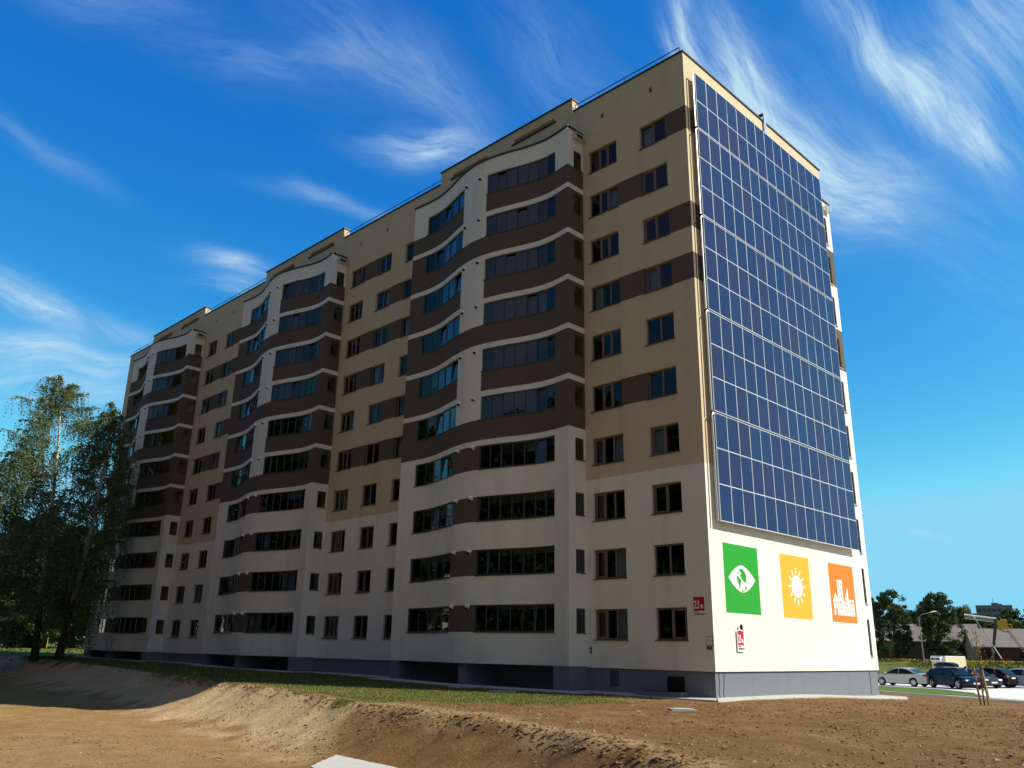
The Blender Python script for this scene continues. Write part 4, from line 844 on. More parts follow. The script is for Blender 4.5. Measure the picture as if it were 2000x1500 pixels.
TA = leafy('a', 9, 2.6, 31, 'leaf_dark', .13, 150, 90, .1, .8); TB = leafy('b', 9, 2.9, 32, 'leaf_dark', .13, 160, 90, .08, .9)
TC = leafy('c', 12, 4.2, 33, 'leaf_mid', .22, 120, 80, .15); TD = leafy('d', 12, 4.6, 34, 'leaf_light', .22, 120, 80, .12); TE = leafy('e', 14, 5.2, 35, 'leaf_dark', .26, 150, 85, .03)
plant(TA, 'leafy_tree', 'Dark pointed tree standing left of the tall street lamp', -23.4, 80.2, .94, .3, 'trees in front of the barns')
plant(TB, 'leafy_tree', 'Broad dark tree standing right behind the tall street lamp', -18.4, 81.6, .90, 1.9, 'trees in front of the barns', .98)
bgl = random.Random(9); kinds = [TC, TD, TE]
BG = [(-63,160,.86,0),(-59,158,.92,2),(-55,164,.85,1),(-50.5,166,.92,0),(-46,160,.86,2),(-43,168,.92,1),(-39,163,.80,1),(-36.5,160,.78,0),(-35.5,170,.76,0),(-32.5,165,.68,2),(-29.5,158,.62,1),(-26.5,166,.80,2),(-23,160,1.0,0)]
for k, (x, y, s, j) in enumerate(BG): plant(kinds[j], 'background_tree', 'green tree in the row rising behind the barn roofs', x, y, s, bgl.random()*6, 'tree row behind the barns', bgl.uniform(.9,1.05))
LB = [(-126,-1,1.25,2),(-122,4,1.1,0),(-128,9,1.35,2),(-120,11,1.0,0),(-126,16,1.3,2),(-119,19,1.05,0),(-127,23,1.3,1),(-134,14,1.4,2),(-136,4,1.4,0),(-115,27,1.1,2),(-152,0,1.1,2),(-155,8,1.05,0),(-153,15,1.1,2),(-158,22,1.1,0),(-150,29,1.0,2),(-162,33,1.1,2)]
for k, (x, y, s, j) in enumerate(LB): plant(kinds[j], 'background_tree', 'dark tree in the grove beyond the path at the left', x, y, s, bgl.random()*6, 'trees in the grove at the left', 1.0)
# trees and houses across the open ground that the lower windows mirror
mat('leaf_deep', (.022,.042,.014), .7, .2, island=.4, trans=.15)
FT = leafy('f', 13, 4.6, 37, 'leaf_deep', .20, 220, 90, .08)
for k in range(18):
    x = 6-k*6.6+bgl.uniform(-2,2); y = -52-bgl.uniform(0,9)-max(0,k-9)*.5; plant(FT, 'background_tree', 'tall tree across the open ground facing the shaded facade', x, y, bgl.uniform(1.8,2.2), bgl.random()*6, 'trees across the open ground', z=-2.4)
for k, (x, y, sc_) in enumerate([(-31,-34,1.5),(-38,-33.5,1.7),(-45,-32.5,1.75),(-52,-32,1.7),(-60,-31,1.8),(-69,-30.5,1.8),(-79,-30,1.8),(-24,-38,1.5),(-16,-42,1.6),(-89,-29,1.8)]):
    plant(FT, 'background_tree', 'tall tree across the open ground facing the shaded facade', x, y, sc_*1.25, bgl.random()*6, 'trees across the open ground')
nb_ = thing('neighbouring_block', 'Pale sunlit apartment block beyond the trees to the left, mirrored in the shaded windows', 'building', (-152,-62,-1.0))
mb = MB(); mb.box((-14,0,-1),(0,62,19),'cream_render'); mb.build('wall', nb_); mb = MB(); mb.box((-14.2,-.2,19),(.2,62.2,19.4),'dark_metal'); mb.build('roof', nb_)
mb = MB(); mb.box((-.05,0,0),(.03,1.7,1.45),'room_dark'); wmn = mb.mesh('window')
for k in range(6):
    for j in range(14): link('window', wmn, nb_, (0, 2.2+4.2*j, 2.0+2.8*k))
# ------------------------------------------------------------------ staked sapling
mat('stake_wood', (.38,.25,.12), .8, .2, var=.3, vscale=5); mat('sapling_bark', (.16,.10,.06), .9, .2); mat('sapling_leaf', (.24,.20,.05), .6, .3, island=.4, trans=.3)
sx_, sy_ = 7.67, 8.41; sz_ = gz(sx_, sy_)
sp = thing('sapling', 'Thin young tree with sparse reddish leaves tied between three wooden stakes', 'sapling', (sx_, sy_, sz_))
E1 = np.array([.7071,.7071,0]); E2 = np.array([-.7071,.7071,0])          # along and across the view
def sp_pt(a, z, q=0.0): return tuple(E1*a+E2*q+np.array([0,0,z]))
mb = MB(); mb.tube([sp_pt(0,-.1), sp_pt(-.02,.7), sp_pt(.04,1.4), sp_pt(.0,2.2), sp_pt(.06,3.0)], [.035,.03,.026,.016,.006], 'sapling_bark', 6)
BRS = [[(.02,.55),(.25,.85),(.52,1.05),(.62,1.25)], [(.02,1.3),(-.25,1.75),(-.42,2.1)], [(.02,1.45),(.25,1.8),(.55,1.85),(.72,2.1),(.70,2.6)], [(.0,1.55),(-.18,1.95),(-.30,2.4)], [(.0,1.7),(.12,2.15),(.28,2.5)], [(.03,1.0),(-.3,1.35),(-.5,1.6)], [(.0,2.0),(-.12,2.4),(-.14,2.7)], [(.6,1.85),(.66,1.5),(.62,1.2)]]
LP_ = []
for k, br in enumerate(BRS):
    P = [np.array(sp_pt(a, z, .12*math.sin(k*2+i))) for i, (a, z) in enumerate(br)]; mb.tube(P, [.016, .012]+[.006]*(len(P)-2), 'sapling_bark', 5)
    for i in range(len(P)-1):
        for q in range(5): LP_.append(P[i]+(P[i+1]-P[i])*random.random()+RNG.normal(0,.03,3))
for q in range(110): LP_.append(np.array(sp_pt(random.gauss(.0,.10), random.uniform(1.9,3.0), random.gauss(0,.1))))
mb.build('trunk', sp)
link('crown', fast_mesh('crown', leaf_quads(np.array(LP_), .045, RNG), 4, ['sapling_leaf']), sp)
for (a0, q0, a1, hh, lb) in ((-.16,.0,-.26,1.55,'Left wooden stake beside the sapling'), (.12,-.12,.06,1.40,'Short middle wooden stake in front of the sapling'), (.30,.10,.12,1.52,'Right wooden stake beside the sapling')):
    st = thing('wooden_stake', lb, 'stake', (sx_, sy_, sz_), 0, 'stakes round the sapling'); mb = MB(); mb.tube([sp_pt(a0,-.15,q0), sp_pt(a1,hh,q0*.5)], [.042,.036], 'stake_wood', 8); mb.build('pole', st)

# ------------------------------------------------------------------ cars
def paint(name, col, rough=.28, metal=0.0):
    m = mat(name, col, rough, .5, metal=metal); b = m.node_tree.nodes['Principled BSDF']; b.inputs['Coat Weight'].default_value = .08; b.inputs['Specular IOR Level'].default_value = .2; b.inputs['Coat Roughness'].default_value = .05
paint('silver_paint', (.50,.53,.53), .35, .35); paint('navy_paint', (.006,.009,.022)); paint('black_paint', (.010,.010,.012)); paint('pale_silver_paint', (.55,.57,.60), .35, .3); paint('red_paint', (.35,.012,.015)); paint('dark_grey_paint', (.035,.042,.05))
mat('tyre_rubber', (.015,.015,.015), .85, .2); mat('alloy', (.55,.56,.57), .3, .5, metal=.8); mat('car_glass', (.010,.014,.016), .08, .3); mat('lamp_clear', (.75,.78,.80), .1, .6); mat('lamp_red', (.40,.008,.008), .2, .5); mat('car_trim', (.02,.02,.022), .5, .3); mat('wheel_well', (.006,.006,.006), .9, .1)
KIND = dict(sedan=dict(L=4.75, W=1.82, wb=2.71, fo=.95, R=.325, sill=.24, deck=[(-2.37,.55),(-2.36,.86),(-2.25,1.00),(-1.75,1.04),(-.9,1.0),(.6,.95),(1.0,.92),(1.6,.86),(2.1,.74),(2.33,.58),(2.375,.42)], gh=[(-1.72,1.02),(-.88,1.36),(-.35,1.445),(.15,1.44),(.45,1.39),(1.28,.93)], bp=-.05),
 suv=dict(L=4.85, W=1.93, wb=2.93, fo=.93, R=.375, sill=.34, deck=[(-2.40,.62),(-2.42,.95),(-2.34,1.12),(-1.4,1.14),(.2,1.10),(.95,1.08),(1.6,1.03),(2.15,.92),(2.37,.74),(2.42,.5)], gh=[(-2.30,1.12),(-1.95,1.60),(-1.2,1.74),(-.1,1.75),(.3,1.68),(1.15,1.08)], bp=-.1),
 estate=dict(L=4.90, W=1.86, wb=3.02, fo=.93, R=.36, sill=.27, deck=[(-2.42,.55),(-2.45,.85),(-2.36,1.0),(-1.4,1.02),(.2,1.0),(.95,.98),(1.6,.94),(2.15,.83),(2.40,.66),(2.45,.44)], gh=[(-2.30,1.01),(-1.85,1.42),(-1.2,1.53),(-.1,1.54),(.35,1.47),(1.25,.98)], bp=-.1),
 hatch=dict(L=4.45, W=1.82, wb=2.68, fo=.86, R=.325, sill=.26, deck=[(-2.20,.55),(-2.22,.85),(-2.12,1.02),(-1.2,1.03),(.2,.99),(.9,.95),(1.5,.88),(1.98,.76),(2.18,.6),(2.22,.42)], gh=[(-2.08,1.01),(-1.66,1.42),(-1.0,1.52),(-.2,1.52),(.25,1.45),(1.15,.95)], bp=-.15))
def car(kind, label, pnt, loc, heading, spokes=8):
    K = KIND[kind]; t_ = thing('parked_car', label, 'car', loc, heading, 'cars parked in the yard'); Lc, Wc, Rw = K['L'], K['W'], K['R']; xf = Lc/2-K['fo']; xr = xf-K['wb']; sill = K['sill']; hw = Wc/2
    arch = Rw+.065; top = K['deck']; poly_ = list(top); f_x = top[-1][0]; r_x = top[0][0]
    poly_ += [(f_x-.03, sill+.02), (xf+arch, sill)]
    poly_ += [(xf+arch*math.cos(a), Rw+arch*math.sin(a)) for a in np.linspace(max(0, math.asin(max(-1,(sill-Rw)/arch))), math.pi-math.asin(max(-1,(sill-Rw)/arch)), 11)]
    poly_ += [(xr+arch, sill)]+[(xr+arch*math.cos(a), Rw+arch*math.sin(a)) for a in np.linspace(math.asin((sill-Rw)/arch), math.pi-math.asin((sill-Rw)/arch), 11)]+[(xr-arch, sill), (r_x+.03, sill+.03)]
    def wid(x, z):
        e = abs(x)/(Lc/2); tz = (z-.62)/.6
        return hw*(1-.055*tz*tz-(.03 if z > .95 else 0))*(1-.17*max(0, (e-.72)/.28)**1.8)
    bm = bmesh.new(); ys = [-1, -.80, 0, .80, 1]; rows = []
    for s in ys:
        ins = 0 if abs(s) < 1 else 1; row = []
        for k, (x, z) in enumerate(poly_):
            zz = z-(.05 if ins and k < len(top) and .3 < k < len(top)-1 else 0); xx = x*(1-.018*ins*(abs(x) > Lc*.46)); row.append(bm.verts.new((xx, s*wid(x, z), zz)))
        rows.append(row)
    n = len(poly_)
    for a, b_ in zip(rows[:-1], rows[1:]):
        for k in range(n): bm.faces.new((a[k], a[(k+1)%n], b_[(k+1)%n], b_[k]))
    bm.faces.new(rows[0][::-1]); bm.faces.new(rows[-1])
    G = K['gh']; zt = max(z for _, z in G); zb = min(z for _, z in G)
    def gw(x, z): return (wid(0,.95)*.965 - (wid(0,.95)*.965-hw*.70)*((z-zb)/(zt-zb)))
    gr = []
    for s in (-1, -.86, 0, .86, 1): gr.append([bm.verts.new((x, s*gw(x, z), z-(.045 if abs(s) == 1 and z > zb+.15 else 0)-(.03 if z <= zb+.05 else 0))) for x, z in G])
    for a, b_ in zip(gr[:-1], gr[1:]):
        for k in range(len(G)-1): bm.faces.new((a[k], a[k+1], b_[k+1], b_[k]))
    bm.faces.new(gr[0][::-1]); bm.faces.new(gr[-1])
    bmesh.ops.triangulate(bm, faces=[f for f in bm.faces if len(f.verts) > 4]); bmesh.ops.recalc_face_normals(bm, faces=bm.faces)
    me = bpy.data.meshes.new('body'); bm.to_mesh(me); bm.free(); me.materials.append(MATS[pnt]); me.materials.append(MATS['wheel_well'])
    for p in me.polygons: p.use_smooth = False
    body = link('body', me, t_)
    mb = MB(); mb.box((-Lc*.46, -hw*.80, sill-.06), (Lc*.46, hw*.80, sill+.06), 'wheel_well')
    for x in (xf, xr):
        for s in (-1, 1): mb.prism([(x+arch*.985*math.cos(a), Rw+arch*.985*math.sin(a)) for a in np.linspace(-.2, math.pi+.2, 16)], lambda a, b_, d, s=s: (a, s*d, b_), hw*.55, hw*.865, 'wheel_well')
    mb.build('underbody', t_)
    # glass: side windows follow the greenhouse outline, inset
    gx_ = [p[0] for p in G]; cx_ = (G[0][0]+G[-1][0])/2
    for s in (-1, 1):
        mb = MB(); ins = [(G[0][0]+.26, zb+.045)]+[(x+(.10 if x < cx_ else -.10)*(1 if i in (1, len(G)-2) else .4), z-.085) for i, (x, z) in enumerate(G) if 0 < i < len(G)-1]+[(G[-1][0]-.24, zb+.045)]
        for (xa, xb) in ((-9, K['bp']-.035), (K['bp']+.035, 9)):
            cl = []
            for i in range(len(ins)):
                p, q = ins[i], ins[(i+1)%len(ins)]
                if xa <= p[0] <= xb: cl.append(p)
                for xc in (xa, xb):
                    if (p[0]-xc)*(q[0]-xc) < 0: f = (xc-p[0])/(q[0]-p[0]); cl.append((xc, p[1]+f*(q[1]-p[1])))
            if len(cl) > 2: mb.prism(cl, lambda a, b_, d, s=s: (a, s*(gw(a, b_)-.012*((b_-zb)/(zt-zb))+d), b_), -.03, .012, 'car_glass')
        mb.build('side_window', t_)
    for nm, (p, q) in (('windscreen', (G[-1], G[-2])), ('rear_window', (G[0], G[1]))):
        mb = MB(); d = np.array([q[0]-p[0], q[1]-p[1]]); nrm = np.array([d[1], -d[0]]); nrm = nrm/np.linalg.norm(nrm)*(.014 if nm == 'windscreen' else -.014); a = np.array(p)+d*.07+nrm; b_ = np.array(p)+d*.94+nrm
        mb.quad([(a[0],-gw(*p)*.90,a[1]),(a[0],gw(*p)*.90,a[1]),(b_[0],gw(*q)*.88,b_[1]),(b_[0],-gw(*q)*.88,b_[1])],'car_glass'); mb.build(nm, t_)
    wm = MB(); ri = Rw*.66; A = np.linspace(0, 2*math.pi, 25)
    prof = [(ri,-.10),(Rw*.93,-.11),(Rw,-.07),(Rw,.07),(Rw*.93,.11),(ri,.10)]
    for (r1_, y1_), (r2_, y2_) in zip(prof[:-1], prof[1:]):
        for a, b_ in zip(A[:-1], A[1:]): wm.quad([(r1_*math.cos(a),y1_,r1_*math.sin(a)),(r1_*math.cos(b_),y1_,r1_*math.sin(b_)),(r2_*math.cos(b_),y2_,r2_*math.sin(b_)),(r2_*math.cos(a),y2_,r2_*math.sin(a))],'tyre_rubber')
    tm = wm.mesh('tyre'); rm = MB()
    for s in (-1, 1):
        for a, b_ in zip(A[:-1], A[1:]):
            rm.quad([(ri*math.cos(a),s*.10,ri*math.sin(a)),(ri*math.cos(b_),s*.10,ri*math.sin(b_)),(ri*.86*math.cos(b_),s*.085,ri*.86*math.sin(b_)),(ri*.86*math.cos(a),s*.085,ri*.86*math.sin(a))],'alloy')
            rm.quad([(0,s*.03,0),(ri*.9*math.cos(a),s*.03,ri*.9*math.sin(a)),(ri*.9*math.cos(b_),s*.03,ri*.9*math.sin(b_))],'wheel_well')
        for k in range(spokes):
            a = 2*math.pi*k/spokes; c_, n_ = math.cos(a), math.sin(a); w = .030 if spokes > 6 else .042; rm.quad([(-w*n_,s*.09,w*c_),(w*n_,s*.09,-w*c_),(ri*.9*c_+w*.8*n_,s*.085,ri*.9*n_-w*.8*c_),(ri*.9*c_-w*.8*n_,s*.085,ri*.9*n_+w*.8*c_)],'alloy')
        rm.tube([(0,s*.05,0),(0,s*.098,0)], .06, 'alloy', 8)
    rmm = rm.mesh('rim')
    for x in (xf, xr):
        for s in (-1, 1): w_ = link('wheel', tm, t_, (x, s*(hw-.115), Rw)); link('rim', rmm, w_)
    for s in (-1, 1):
        fx, fz = top[-3] if kind != 'sedan' else top[-3]; mb = MB(); xa = Lc/2*.955; za = .66 if kind != 'suv' else .80; y_ = wid(xa, za)
        mb.prism([(-.24,-.06),(-.20,.08),(.03,.05),(.10,-.05)], lambda a, b_, d: (xa+a-.03, s*(y_*.99+d-.10*max(0,(a+.24))), za+b_), -.30, .012, 'lamp_clear'); mb.build('headlight', t_)
        mb = MB(); xa = -Lc/2*.965; za = .86 if kind != 'suv' else 1.02; y_ = wid(xa, za); mb.prism([(-.04,-.07),(-.05,.07),(.20,.08),(.28,.02),(.16,-.06)], lambda a, b_, d: (xa+a, s*(y_*.985+d+.06*max(0,a)), za+b_), -.32, .012, 'lamp_red'); mb.build('tail_light', t_)
        mb = MB(); mb.prism([(-.10,-.05),(.10,-.05),(.12,.05),(-.06,.07)], lambda a, b_, d: (G[-1][0]-.30+d*.4, s*(gw(G[-1][0],zb)+.10+a), zb+.08+b_), -.06, .06, pnt); mb.build('wing_mirror', t_)
    mb = MB(); xe = -Lc/2; zq = .78 if kind != 'suv' else .85; mb.box((xe-.012,-.26,zq-.055),(xe+.05,.26,zq+.055),'sign_white'); mb.box((Lc/2-.05,-.26,.40),(Lc/2+.018,.26,.51),'sign_white'); mb.build('number_plate', t_)
    mb = MB()
    for s in (-1, 1):
        for xh in (K['bp']+.12, K['bp']-.95): mb.box((xh-.11, s*(wid(xh,.82))-.012, .84), (xh+.11, s*(wid(xh,.82))+.022, .875), pnt)
    mb.build('door_handle', t_); return t_
PZ = gz(-6, 42)+.03
def ang(dx, dy): return math.atan2(dy, dx)
car('sedan', 'Silver saloon car with its red tail light towards us, nearest the building', 'silver_paint', (-8.5, 42.45, PZ), ang(-1, .14), 10)
car('estate', 'Dark navy estate car with a roof box, parked beside the silver saloon', 'navy_paint', (-4.17, 41.3, PZ), ang(1, -.71), 5)
car('hatch', 'Dark grey car mostly hidden behind the navy car, only its nose and windscreen showing', 'dark_grey_paint', (-4.15, 46.0, PZ), ang(1, -.71))
car('estate', 'Black hatchback with red tail lights behind the staked sapling', 'black_paint', (-4.1, 48.2, PZ), ang(-1, .24), 8)
car('hatch', 'Pale silver car cut off by the right photo edge', 'pale_silver_paint', (-.95, 50.0, PZ), ang(1, -.5), 7)
car('hatch', 'Red car at the right photo edge, only its roof showing behind the pale silver car', 'red_paint', (-1.0, 55.0, PZ), ang(1, -.3), 7)
# roof box, lies on the navy car's bars
rb = thing('roof_box', 'Glossy dark roof box on top of the navy estate car', 'roof box', (-4.69, 41.67, PZ+1.60), ang(1, -.71))
mb = MB(); S = [(-1.25,.30,.02),(-1.15,.40,.20),(-.6,.43,.32),(.3,.42,.34),(.9,.34,.24),(1.1,.22,.06)]
for (xa, wa, ha), (xb, wb_, hb_) in zip(S[:-1], S[1:]):
    ra = [(xa,-wa,0),(xa,-wa,ha*.55),(xa,-wa*.72,ha),(xa,wa*.72,ha),(xa,wa,ha*.55),(xa,wa,0)]; rb_ = [(xb,-wb_,0),(xb,-wb_,hb_*.55),(xb,-wb_*.72,hb_),(xb,wb_*.72,hb_),(xb,wb_,hb_*.55),(xb,wb_,0)]
    for k in range(6): mb.quad([ra[k], ra[(k+1)%6], rb_[(k+1)%6], rb_[k]], 'navy_paint')
mb.quad([(-1.25,-.3,0),(-1.25,-.3,.011),(-1.25,-.216,.02),(-1.25,.216,.02),(-1.25,.3,.011),(-1.25,.3,0)],'navy_paint'); mb.build('shell', rb)
mb = MB()
for x in (-.6, .5): mb.box((x-.03,-.66,-.06),(x+.03,.66,-.005),'alloy')
mb.build('roof_bar', rb)
# ------------------------------------------------------------------ two people leaning over behind the navy car
mat('skin', (.42,.25,.17), .6, .3); mat('hair', (.015,.011,.009), .8, .2); mat('blue_cloth', (.03,.24,.62), .85, .1); mat('dark_cloth', (.02,.022,.03), .9, .1); mat('jeans', (.035,.045,.085), .9, .1); mat('shoe', (.02,.02,.02), .6, .3)
def skin_mesh(name, nodes, edges, m_, parent, sub=2):
    me = bpy.data.meshes.new(name); me.from_pydata([n[0] for n in nodes], edges, []); o = link(name, me, parent); me.materials.append(MATS[m_])
    md = o.modifiers.new('skin', 'SKIN'); md.use_smooth_shade = True; me.skin_vertices or None
    for k, n in enumerate(nodes): me.skin_vertices[0].data[k].radius = (n[1], n[2] if len(n) > 2 else n[1])
    me.skin_vertices[0].data[0].use_root = True; s = o.modifiers.new('sub', 'SUBSURF'); s.levels = s.render_levels = sub; return o
def person(label, loc, rz, shirt, bend):
    p = thing('person', label, 'person', loc, rz, 'people leaning over by the cars'); c_, s_ = math.cos(bend), math.sin(bend)
    def up(a, side=0, f=0): return (s_*a+c_*f, side, .92+c_*a-s_*f)                      # a up the bent back
    hd = up(.70); sh = up(.46)
    nodes = [((0,0,.92),.13,.15),(up(.22),.115,.14),(sh,.12,.15),(up(.57,0,.02),.055),((hd[0]+.01,0,hd[2]),.085,.095),(up(.78,0,.0),.085,.075)]
    edges = [(0,1),(1,2),(2,3),(3,4),(4,5)]
    for s in (-1, 1):
        b_ = len(nodes); sx0 = up(.46, s*.19); el = (sx0[0]+.20, s*.25, sx0[2]-.22); wr_ = (el[0]+.22, s*.18, el[2]-.06)
        nodes += [(sx0,.055),(el,.042),(wr_,.028),((wr_[0]+.07,s*.165,wr_[2]-.02),.034,.018)]; edges += [(2,b_),(b_,b_+1),(b_+1,b_+2),(b_+2,b_+3)]
        for q, (oy, l) in enumerate(((-.03,.085),(-.012,.098),(.008,.09),(.026,.07))):
            i = len(nodes); nodes += [((wr_[0]+.12,s*.165+oy,wr_[2]-.028),.010),((wr_[0]+.12+l*.75,s*.165+oy,wr_[2]-.06),.008)]; edges += [(b_+3,i),(i,i+1)]
        i = len(nodes); nodes += [((wr_[0]+.09,s*.165-s*.055,wr_[2]-.03),.010),((wr_[0]+.125,s*.165-s*.07,wr_[2]-.05),.008)]; edges += [(b_+3,i),(i,i+1)]
        i = len(nodes); nodes += [((.0,s*.10,.86),.095),((.05,s*.11,.48),.06),((.0,s*.12,.09),.04),((.14,s*.13,.035),.035)]; edges += [(0,i),(i,i+1),(i+1,i+2),(i+2,i+3)]
    skin_mesh('body', nodes, edges, 'skin', p)
    cn = [((0,0,.95),.145,.17),(up(.22),.135,.16),(sh,.14,.17),(up(.54),.075)]; ce = [(0,1),(1,2),(2,3)]
    for s in (-1, 1): sx0 = up(.46, s*.19); el = (sx0[0]+.20, s*.25, sx0[2]-.22); i = len(cn); cn += [(sx0,.072),((sx0[0]+.12,s*.225,sx0[2]-.13),.066)]; ce += [(2,i),(i,i+1)]
    skin_mesh('shirt', cn, ce, shirt, p)
    tn = [((0,0,.93),.14,.165)]; te = []
    for s in (-1, 1): i = len(tn); tn += [((.0,s*.10,.84),.11),((.05,s*.11,.48),.075),((.0,s*.12,.12),.06)]; te += [(0,i),(i,i+1),(i+1,i+2)]
    skin_mesh('trousers', tn, te, 'jeans', p)
    hc = (hd[0]-.012*c_-.0, 0, hd[2]+.05); mb = MB(); mb.sphere((hc[0]-.01,0,hc[2]+.02), .105, 'hair', 12, 8, 1.0); mb.build('hair', p, smooth=True)
    mb = MB(); fx = hd[0]+.09*c_+.02; fz = hd[2]-.08*s_
    for s in (-1, 1): mb.sphere((fx,s*.033,fz+.02),.012,'sign_white',8,5); mb.sphere((hd[0],s*.088,hd[2]-.01),.026,'skin',8,5)
    mb.sphere((fx+.015,0,fz-.012),.017,'skin',8,5); mb.build('face', p, smooth=True)
    mb = MB()
    for s in (-1, 1): mb.box((-.07,s*.12-.045,0),(.19,s*.12+.045,.085),'shoe')
    mb.build('shoe', p)
person('Person in a bright blue shirt bending forward behind the navy car', (-4.15, 43.1, PZ), R(-20), 'blue_cloth', R(36))
person('Person in dark clothes bending beside the one in the blue shirt', (-3.75, 43.7, PZ), R(-30), 'dark_cloth', R(44))
# ------------------------------------------------------------------ cream refrigerated box
mat('cream_panel', (.66,.60,.36), .5, .4, var=.05, vscale=1.5); mat('white_trim', (.78,.80,.80), .4, .4)
bz = gz(-9, 55)+.03; tr = thing('box_trailer', 'Cream refrigerated box body with a white cooling unit, standing behind the parked cars', 'trailer', (-9.2, 55.0, bz), ang(.9, 2.6))
BL, BWd, BH = 2.75, 1.55, 1.10-bz
mb = MB(); mb.box((0,0,.55),(BL,BWd,BH),'cream_panel'); mb.build('box', tr)
mb = MB()
for x in (-.02, BL-.05): mb.box((x,-.012,.53),(x+.07,.03,BH+.02),'white_trim')
mb.box((-.02,-.012,BH-.07),(BL+.02,.03,BH+.03),'white_trim'); mb.box((-.02,-.012,.52),(BL+.02,.03,.60),'white_trim'); mb.box((-.015,.0,BH-.07),(.03,BWd,BH+.03),'white_trim'); mb.build('edge_trim', tr)
mb = MB(); mb.box((-.42,.25,BH-.46),(-.001,1.3,BH-.06),'white_trim'); u_ = mb.build('cooling_unit', tr); mb = MB()
for k in range(2): mb.box((-.43,.32+.5*k,BH-.34),(-.419,.74+.5*k,BH-.18),'black_iron')
mb.build('grille', u_)
mb = MB(); mb.box((-.9,.2,.42),(BL-.1,BWd-.2,.54),'car_trim'); mb.build('chassis', tr)
for x in (.6, 1.6):
    for y in (.18, BWd-.18): mb = MB(); mb.tube([(x,y-.1,.32),(x,y+.1,.32)], .32, 'tyre_rubber', 16); mb.build('wheel', tr)
# ------------------------------------------------------------------ lamps
mat('galvanised', (.30,.31,.32), .45, .5, metal=.4)
def street_lamp(x, y, h, dirx, diry, reach, label, heads=1):
    z = gz(x, y); s = thing('street_lamp', label, 'street lamp', (x, y, z), 0, 'street lamps'); mb = MB(); mb.tube([(0,0,-.3),(0,0,h*.5),(0,0,h)], [.075,.055,.04], 'galvanised', 8); mb.build('pole', s)
    for q in range(heads):
        a = 1 if q == 0 else -1; mb = MB(); mb.tube([(0,0,h-.05),(a*dirx*.25*reach,a*diry*.25*reach,h+.35*reach*.6),(a*dirx*reach,a*diry*reach,h+.50*reach*.8)], .035, 'galvanised', 6); mb.build('arm', s)
        mb = MB(); hx, hy, hz = a*dirx*reach, a*diry*reach, h+.5*reach*.8; mb.tube([(hx-a*dirx*.1,hy-a*diry*.1,hz-.02),(hx+a*dirx*.2,hy+a*diry*.2,hz+.05),(hx+a*dirx*.6,hy+a*diry*.6,hz+.10)], [.04,.085,.05], 'white_trim', 8); mb.build('lamp_head', s)
street_lamp(-15.3, 66.6, 4.75, .8, .6, 1.35, 'Grey street lamp with one curved arm in front of the dark trees')
street_lamp(-16.9, 56.3, 7.9, .94, .3, .35, 'Street lamp whose head just shows beside the building edge', 2)
# ------------------------------------------------------------------ barns
mat('barn_roof', (.21,.19,.175), .9, .2, var=.30, vscale=.8, stain=1.2); mat('old_brick', (.085,.06,.055), .9, .1, var=.4, vscale=2); mat('gable_brick', (.42,.31,.19), .9, .1, var=.2, vscale=3)
def barn(label, p0, p1, depth, eave, ridge, gablem, group='old barns behind the bank'):
    dx, dy = p1[0]-p0[0], p1[1]-p0[1]; Lb = math.hypot(dx, dy); z = min(gz(*p0), gz(*p1)); t_ = thing('barn', label, 'barn', (p0[0], p0[1], z), math.atan2(dy, dx), group); e, r_ = eave-z, ridge-z
    mb = MB(); mb.box((0,0,-.5),(Lb,depth,e),'old_brick'); mb.build('wall', t_)
    for x, q in ((-.004,'a'),(Lb+.004,'b')): mb = MB(); mb.quad([(x,-.02,-.4),(x,depth,-.4),(x,depth,e),(x,depth/2,r_),(x,-.02,e)],gablem); mb.build('gable', t_)
    mb = MB()
    for s in (0, 1):
        y0, y1 = (-.5, depth/2) if s == 0 else (depth+.5, depth/2); ze = e-.5*(r_-e)/(depth/2); o = .12
        a = [(-.35,y0,ze),(Lb+.35,y0,ze),(Lb+.35,y1,r_),(-.35,y1,r_)]; b_ = [(x,y,zz+o) for x, y, zz in a]; mb.quad(a,'barn_roof'); mb.quad(b_,'barn_roof')
        for k in range(4): mb.quad([a[k],a[(k+1)%4],b_[(k+1)%4],b_[k]],'barn_roof')
    mb.build('roof', t_)
    for k in range(int(Lb/4)): mb = MB(); x = 1.5+4*k; mb.box((x,-.03,e-1.5),(x+1.3,.02,e-.7),'black_iron'); mb.build('window', t_)
barn('Long low barn with weathered grey roof, half hidden behind the two dark trees', (-46,103.5), (-23,111.2), 9, 3.5, 5.95, 'old_brick')
barn('Lower grey roofed barn at the right with a pale brick gable end', (-20.6,101.3), (-2,109.8), 9.5, 2.65, 5.0, 'gable_brick')
